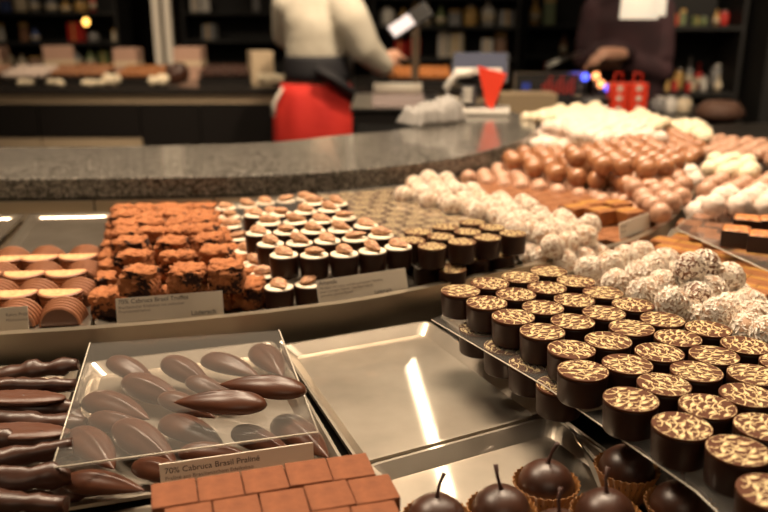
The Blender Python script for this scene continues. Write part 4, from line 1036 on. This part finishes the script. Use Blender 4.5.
obj('red_marks', bm, cm('sign_red', (.35, .03, .02)), sg); obj('blue_mark', boxm(-W_*.75, -W_*.5, -.0012, 0, H_*.55, H_*.72), cm('sign_blue', (.03, .06, .4)), sg)
# glowing coloured balls and dark bowl
for i, (x, y, c) in enumerate([(585, 77, (.08, .12, 1)), (596, 76, (1, .35, .12)), (601, 84, (1, .35, .12)), (608, 88, (.08, .12, 1)), (615, 90, (.1, .15, 1))]):
    p = atY(x, y, Ys+.08); t = empty('coloured_light', p); tag(t, ['blue glowing light on a stalk, highest at the left', 'orange glowing light beside the highest blue one', 'lower orange light above the dark bowl', 'blue light between orange and blue', 'rightmost blue light beside the red bags'][i], 'light', 'coloured lights')
    obj('bulb', ball(nb(), (0, 0, 0), .012, u=12, v=8), lit('glow%d' % i, c, 1.6), t); obj('stalk', tube(nb(), [(0, 0, -.01), (0, 0, zs_-p.z)], .002, 6), black, t)
p = atY(592, 104, Ys+.02); o = obj('dark_bowl', lathe(nb(), [(.03, 0), (.05, .02), (.06, .055), (.055, .055), (.04, .02), (.001, .012)], 28, cap_hi=False), black); o.location = (p.x, Ys+.04, zs_); tag(o, 'round black bowl below the coloured lights', 'bowl')
# red bags with white bands
for i, (xa, xb) in enumerate([(613, 630), (632, 650)]):
    a = atY(xa, 84, Ys); b_ = atY(xb, 84, Ys); W_ = (b_.x-a.x)/2; H_ = a.z-zs_
    o = obj('red_paper_bag', boxm(-W_, W_, 0, .05, 0, H_, bev=.002), red); o.location = ((a.x+b_.x)/2, Ys+.01, zs_); tag(o, 'red paper bag with white marks, the %s of two' % ('left', 'right')[i], 'bag', 'red paper bags')
    bm = nb(); 
    for z in (.25, .55, .85): ball(bm, (0, -.0005, H_*z), W_*.35, .001, H_*.09, 12, 8)
    obj('white_mark', bm, white_paint, o); obj('handle', tube(nb(), [(-W_*.5, .025, H_), (-W_*.4, .025, H_+.03), (W_*.4, .025, H_+.03), (W_*.5, .025, H_)], .002, 6), red, o)
for i, (x, m_) in enumerate([(664, PAL[7]), (676, PAL[4]), (690, PAL[0])]):
    o, nm = jar(.045, .05, m_, 0); o.location = (atY(x, 110, Ys+.05).x, Ys+.1, zs_); tag(o, '%s small jar right of the red bags' % ['grey', 'pale', 'cream'][i], 'jar')
o = obj('woven_basket', lathe(nb(), [(.04, 0), (.06, .015), (.064, .035), (.045, .055), (.002, .06)], 32), cm('basket_brown', (.09, .042, .025), .7)); o.location = (atY(718, 128, 2.25).x, 2.25, zs_); tag(o, 'low rounded brown basket at the right beyond the chocolates', 'basket')
obj('basket_rim', lathe(nb(), [(.062, .014), (.067, .024), (.063, .034)], 32, cap_lo=False, cap_hi=False), cm('rim_brown', (.08, .035, .02), .7), o)

# ------------------------------------------------------------------ people
skin = mat('skin', (.62, .34, .23), .5, sss=.1); hair_m = mat('dark_hair', (.03, .018, .012), .6)
jacket_w = mat('white_jacket', (.66, .60, .48), .85); noisy(jacket_w, (.60, .54, .43), (.70, .64, .52), 9, bump=.5, bdist=.012, bscale=14)
belt_m = mat('black_waistband', (.016, .015, .018), .7); apron = mat('red_apron', (.60, .022, .014), .8); noisy(apron, (.52, .015, .01), (.66, .03, .018), 6, bump=.5, bdist=.012, bscale=10)
trouser = mat('black_trousers', (.012, .012, .014), .8); purple = mat('dark_purple_jacket', (.04, .014, .018), .8); noisy(purple, (.026, .009, .012), (.05, .018, .022), 8, bump=.4, bdist=.01, bscale=12)
def loft(bm, rings, seg=28):       # rings: (centre, rx, ry, tilt vector-less)
    R_ = []
    for c, rx, ry in rings: R_.append([bm.verts.new((c[0] + rx*math.cos(2*PI*k/seg), c[1] + ry*math.sin(2*PI*k/seg), c[2])) for k in range(seg)])
    for i in range(len(R_)-1):
        for k in range(seg): bm.faces.new((R_[i][k], R_[i][(k+1) % seg], R_[i+1][(k+1) % seg], R_[i+1][k]))
    bm.faces.new(R_[0][::-1]); bm.faces.new(R_[-1]); return bm
def limb(bm, pts, rads, seg=16):
    P = [V(p) for p in pts]; Q = []; RR = []
    for i in range(len(P)-1):
        for k in range(5):
            t = k/5; Q.append(P[i].lerp(P[i+1], t)); RR.append(rads[i]*(1-t)+rads[i+1]*t)
    Q.append(P[-1]); RR.append(rads[-1]); tube(bm, Q, RR, seg)
    for p, r in zip(P, rads): ball(bm, p, r*.99, u=16, v=10)
    return bm
def fuse(name, bm, m, parent, vox=.009, sm=6):
    o = obj(name, bm, m, parent); r = o.modifiers.new('remesh', 'REMESH'); r.mode = 'VOXEL'; r.voxel_size = vox; r.use_smooth_shade = True
    s = o.modifiers.new('smooth', 'SMOOTH'); s.factor = .5; s.iterations = sm; return o
def hand(bm, wrist, d, palm_n, s=1.0, curl=.5):       # palm, four fingers of different length and a thumb
    d = V(d).normalized(); n_ = V(palm_n).normalized(); side = d.cross(n_).normalized(); w_ = V(wrist)
    limb(bm, [w_, w_ + d*.04*s, w_ + d*.085*s], [.026*s, .034*s, .034*s])
    for k, L_ in enumerate((.070, .080, .075, .058)):
        b0 = w_ + d*.085*s + side*(k-1.5)*.021*s; d1 = (d + n_*curl*.5).normalized(); d2 = (d + n_*curl*1.4).normalized(); d3 = (d*.5 + n_*curl*2).normalized()
        p1 = b0 + d1*L_*.45*s; p2 = p1 + d2*L_*.3*s; p3 = p2 + d3*L_*.25*s
        limb(bm, [b0, p1, p2, p3], [.0098*s, .009*s, .0082*s, .007*s], 10)
    b0 = w_ + d*.025*s - side*.024*s; p1 = b0 + (d*.7 - side*.8 + n_*.3).normalized()*.038*s; p2 = p1 + (d - side*.2 + n_*.5).normalized()*.03*s
    limb(bm, [b0, p1, p2], [.012*s, .0105*s, .009*s], 10)
def head(bm, c, f, s=1.0):       # c: head centre, f: facing
    f = V(f).normalized(); up = V((0, 0, 1)); r = f.cross(up).normalized(); c = V(c)
    M = Matrix((r, f, up)).transposed()
    ball(bm, c, .074*s, .092*s, .112*s, 24, 16, M=M.to_4x4()); ball(bm, c + f*.03*s - up*.06*s, .052*s, .055*s, .052*s, M=M.to_4x4())
    ball(bm, c + f*.098*s - up*.018*s, .012*s, .016*s, .022*s, M=M.to_4x4()); ball(bm, c + f*.086*s - up*.062*s, .024*s, .01*s, .008*s, M=M.to_4x4())
    for q in (-1, 1): ball(bm, c + r*q*.075*s - up*.01*s, .01*s, .02*s, .032*s, M=M.to_4x4()); ball(bm, c + r*q*.03*s + f*.08*s + up*.012*s, .02*s, .012*s, .007*s, M=M.to_4x4())
def eyes(c, f, root, s=1.0):
    f = V(f).normalized(); r = f.cross(V((0, 0, 1))).normalized(); bm = nb()
    for q in (-1, 1): ball(bm, V(c) + r*q*.03*s + f*.083*s, .012*s, u=12, v=8)
    obj('eyes', bm, cm('eye_white', (.5, .45, .4), .3), root)
# person in white, seen from behind, working at the rear counter
Yp = 3.85; k_ = Yp/F; xc = atY(316, 60, Yp).x
pr_ = empty('person', (xc, Yp, 0)); tag(pr_, 'person in white jacket, black waistband and red apron, turned away, reaching right', 'person')
zz = lambda py: atY(316, py, Yp).z
hipz = zz(118); wz = zz(64); shz = zz(-8); xo = lambda px, py=60: atY(px, py, Yp).x - xc
bm = nb()
loft(bm, [((.0, 0, hipz-.12), .15, .11), ((0, 0, hipz), .168, .12), ((.005, 0, wz), .135, .10), ((.01, 0, wz+.15), .15, .105), ((.015, 0, shz-.1), .165, .105), ((.015, 0, shz), .13, .07), ((.015, .01, shz+.06), .055, .05)])
head(bm, (.02, .03, shz+.21), (.35, 1, -.25))
limb(bm, [(.015, .0, shz), (.02, .02, shz+.13)], [.056, .05])
limb(bm, [(.145, -.02, shz-.03), (xo(360, 30), -.05, zz(34)), (xo(380, 60), .04, zz(62))], [.052, .042, .029])
hand(bm, (xo(380, 60), .04, zz(62)), (.75, .5, .25), (0, .2, -1), 1.0, .6)
limb(bm, [(-.13, 0, shz-.03), (-.16, .14, wz+.11), (.0, .32, wz+.02)], [.052, .042, .029]); hand(bm, (.0, .32, wz+.02), (.8, .5, -.1), (0, .3, -1), 1.0, .6)
for sx in (-1, 1): limb(bm, [(sx*.085, 0, hipz-.08), (sx*.095, .0, .5), (sx*.1, .02, .09)], [.088, .058, .042]); limb(bm, [(sx*.1, -.02, .045), (sx*.11, .17, .035)], [.044, .034])
fuse('body', bm, skin, pr_, .008)
eyes((.02, .03, shz+.21), (.35, 1, -.25), pr_)
bm = nb(); loft(bm, [((.0, 0, wz-.09), .145, .117), ((.0, 0, wz), .140, .12), ((.002, 0, wz+.05), .142, .13), ((.005, 0, wz+.15), .142, .138), ((.0, 0, shz-.12), .145, .135), ((.0, 0, shz-.02), .145, .10), ((.0, .01, shz+.045), .075, .07)])
limb(bm, [(.13, -.04, shz-.05), (xo(352, 20), -.09, zz(20)), (xo(364, 46), -.06, zz(46)), (xo(383, 66), .02, zz(66))], [.088, .088, .078, .052]); limb(bm, [(-.12, 0, shz-.05), (-.15, .1, wz+.13), (-.04, .27, wz+.05)], [.078, .066, .044])
fuse('jacket', bm, jacket_w, pr_, .01, 5)
bm = nb()
loft(bm, [((.01, 0, wz-.07), .160, .137), ((.01, 0, wz-.04), .158, .137), ((.005, 0, wz+.025), .152, .140), ((.005, 0, wz+.04), .148, .134)], 40); wb_ = obj('waistband', bm, belt_m, pr_, smooth=True)
bm = nb(); tube(bm, [(.02, -.125, wz-.01), (.08, -.135, wz-.05), (.14, -.10, wz-.12), (.185, -.03, wz-.2)], [.07, .085, .075, .05], 16, flat=.35); obj('waistband_drape', bm, belt_m, pr_)
bm = nb(); seg = 60; Rg = []
for (z, rx, ry) in ((wz-.085, .158, .130), (wz-.14, .18, .145), (hipz+.05, .205, .165), (hipz-.06, .212, .17), (hipz-.3, .215, .175), (hipz-.5, .215, .175)):
    Rg.append([bm.verts.new((rx*(1+.025*math.sin(k*.9+z*9))*math.cos(2*PI*k/seg), ry*(1+.03*math.sin(k*.9+z*9))*math.sin(2*PI*k/seg), z)) for k in range(seg)])
for i in range(len(Rg)-1):
    for k in range(seg): bm.faces.new((Rg[i][k], Rg[i][(k+1) % seg], Rg[i+1][(k+1) % seg], Rg[i+1][k]))
ap_ = obj('apron', bm, apron, pr_, smooth=True); ap_.modifiers.new('s', 'SOLIDIFY').thickness = .004
obj('apron_tie', tube(nb(), [(-.15, -.09, wz-.1), (-.19, -.11, wz-.17), (-.195, -.12, wz-.23)], [.012, .014, .012], 10, flat=.5), white_paint, pr_)
bm = nb()
for sx in (-1, 1): limb(bm, [(sx*.085, 0, hipz-.06), (sx*.095, .0, .5), (sx*.1, .02, .1)], [.10, .074, .06])
fuse('trousers', bm, trouser, pr_, .012)
bm = nb()
for sx in (-1, 1): limb(bm, [(sx*.1, -.03, .052), (sx*.11, .18, .042)], [.051, .04])
fuse('shoes', bm, black, pr_, .01)
bm = nb(); ball(bm, (.01, .0, shz+.235), .085, .1, .1); ball(bm, (.0, -.06, shz+.2), .045, .045, .06); fuse('hair', bm, hair_m, pr_, .01)
o = obj('spatula', tube(nb(), [(xo(385, 60), .18, zz(66)), (xo(396, 70), .22, zz(80))], [.006, .012], 10, flat=.3), chrome); o.parent = None; o.location = (xc, Yp, 0); tag(o, 'small metal spatula held over the rear counter by the person in white', 'spatula')
# person in dark purple
Yq = 3.7; xc2 = atY(622, 60, Yq).x; pq = empty('person', (xc2, Yq, 0)); tag(pq, 'person in dark purple jacket leaning forward, hands together near the coloured lights', 'person')
z2 = lambda py: atY(622, py, Yq).z; x2 = lambda px, py=50: atY(px, py, Yq).x - xc2
wz2 = z2(112); sh2 = z2(2)
bm = nb(); loft(bm, [((.06, .02, wz2-.25), .15, .11), ((.05, .02, wz2), .135, .10), ((.03, .0, wz2+.18), .15, .10), ((.0, -.02, sh2-.08), .16, .10), ((-.01, -.03, sh2), .13, .08), ((-.02, -.04, sh2+.05), .055, .05)])
limb(bm, [(-.02, -.04, sh2), (-.06, -.07, sh2+.12)], [.054, .048]); head(bm, (-.09, -.10, sh2+.19), (-.5, -1, -.4))
limb(bm, [(.135, -.02, sh2-.05), (.14, -.05, z2(72)), (x2(606, 56), -.17, z2(60))], [.05, .043, .03]); hand(bm, (x2(606, 56), -.17, z2(60)), (-1, -.15, .08), (0, -.2, -1), 1.0, .8)
limb(bm, [(-.15, -.02, sh2-.05), (-.17, -.03, z2(58)), (x2(608, 50), -.22, z2(52))], [.05, .043, .03]); hand(bm, (x2(608, 50), -.22, z2(52)), (-1, -.25, -.02), (0, .1, -1), 1.0, .7)
for sx in (-1, 1): limb(bm, [(.06+sx*.08, .02, wz2-.2), (.05+sx*.09, .02, .5), (.05+sx*.09, .04, .09)], [.09, .058, .042]); limb(bm, [(.05+sx*.09, .05, .045), (.05+sx*.1, -.13, .035)], [.044, .034])
fuse('body', bm, skin, pq, .008); eyes((-.09, -.10, sh2+.19), (-.5, -1, -.4), pq)
bm = nb(); loft(bm, [((.06, .02, wz2-.28), .175, .135), ((.05, .02, wz2), .16, .125), ((.03, .0, wz2+.18), .172, .125), ((.0, -.02, sh2-.08), .18, .12), ((-.01, -.03, sh2+.01), .15, .09), ((-.02, -.04, sh2+.05), .07, .065)])
limb(bm, [(.135, -.02, sh2-.04), (.15, -.05, z2(70)), (x2(612, 58), -.15, z2(61))], [.075, .066, .045]); limb(bm, [(-.13, -.02, sh2-.04), (-.17, -.03, z2(58)), (x2(614, 50), -.19, z2(52))], [.072, .06, .043])
fuse('jacket', bm, purple, pq, .01, 5)
bm = nb()
for sx in (-1, 1): limb(bm, [(.06+sx*.08, .02, wz2-.2), (.05+sx*.09, .02, .5), (.05+sx*.09, .04, .1)], [.105, .075, .06])
fuse('trousers', bm, trouser, pq, .012)
bm = nb()
for sx in (-1, 1): limb(bm, [(.05+sx*.09, .06, .052), (.05+sx*.1, -.14, .042)], [.051, .04])
fuse('shoes', bm, black, pq, .01)
bm = nb(); ball(bm, (-.08, -.075, sh2+.22), .088, .1, .095); ball(bm, (-.06, -.03, sh2+.15), .08, .06, .08); fuse('hair', bm, hair_m, pq, .01)
a = atY(582, 54, Yq-.25); b_ = atY(545, 68, Yq-.33)
o = obj('serving_tongs', tube(nb(), [a, a.lerp(b_, .5)+V((0, 0, .003)), b_], [.006, .005, .009], 10, flat=.4), chrome); tube_b = obj('tong_arm', tube(nb(), [a+V((0, 0, .012)), b_+V((.0, 0, .016))], [.005, .006], 10, flat=.4), chrome, o)
tag(o, 'metal serving tongs held out by the person in purple', 'tongs')
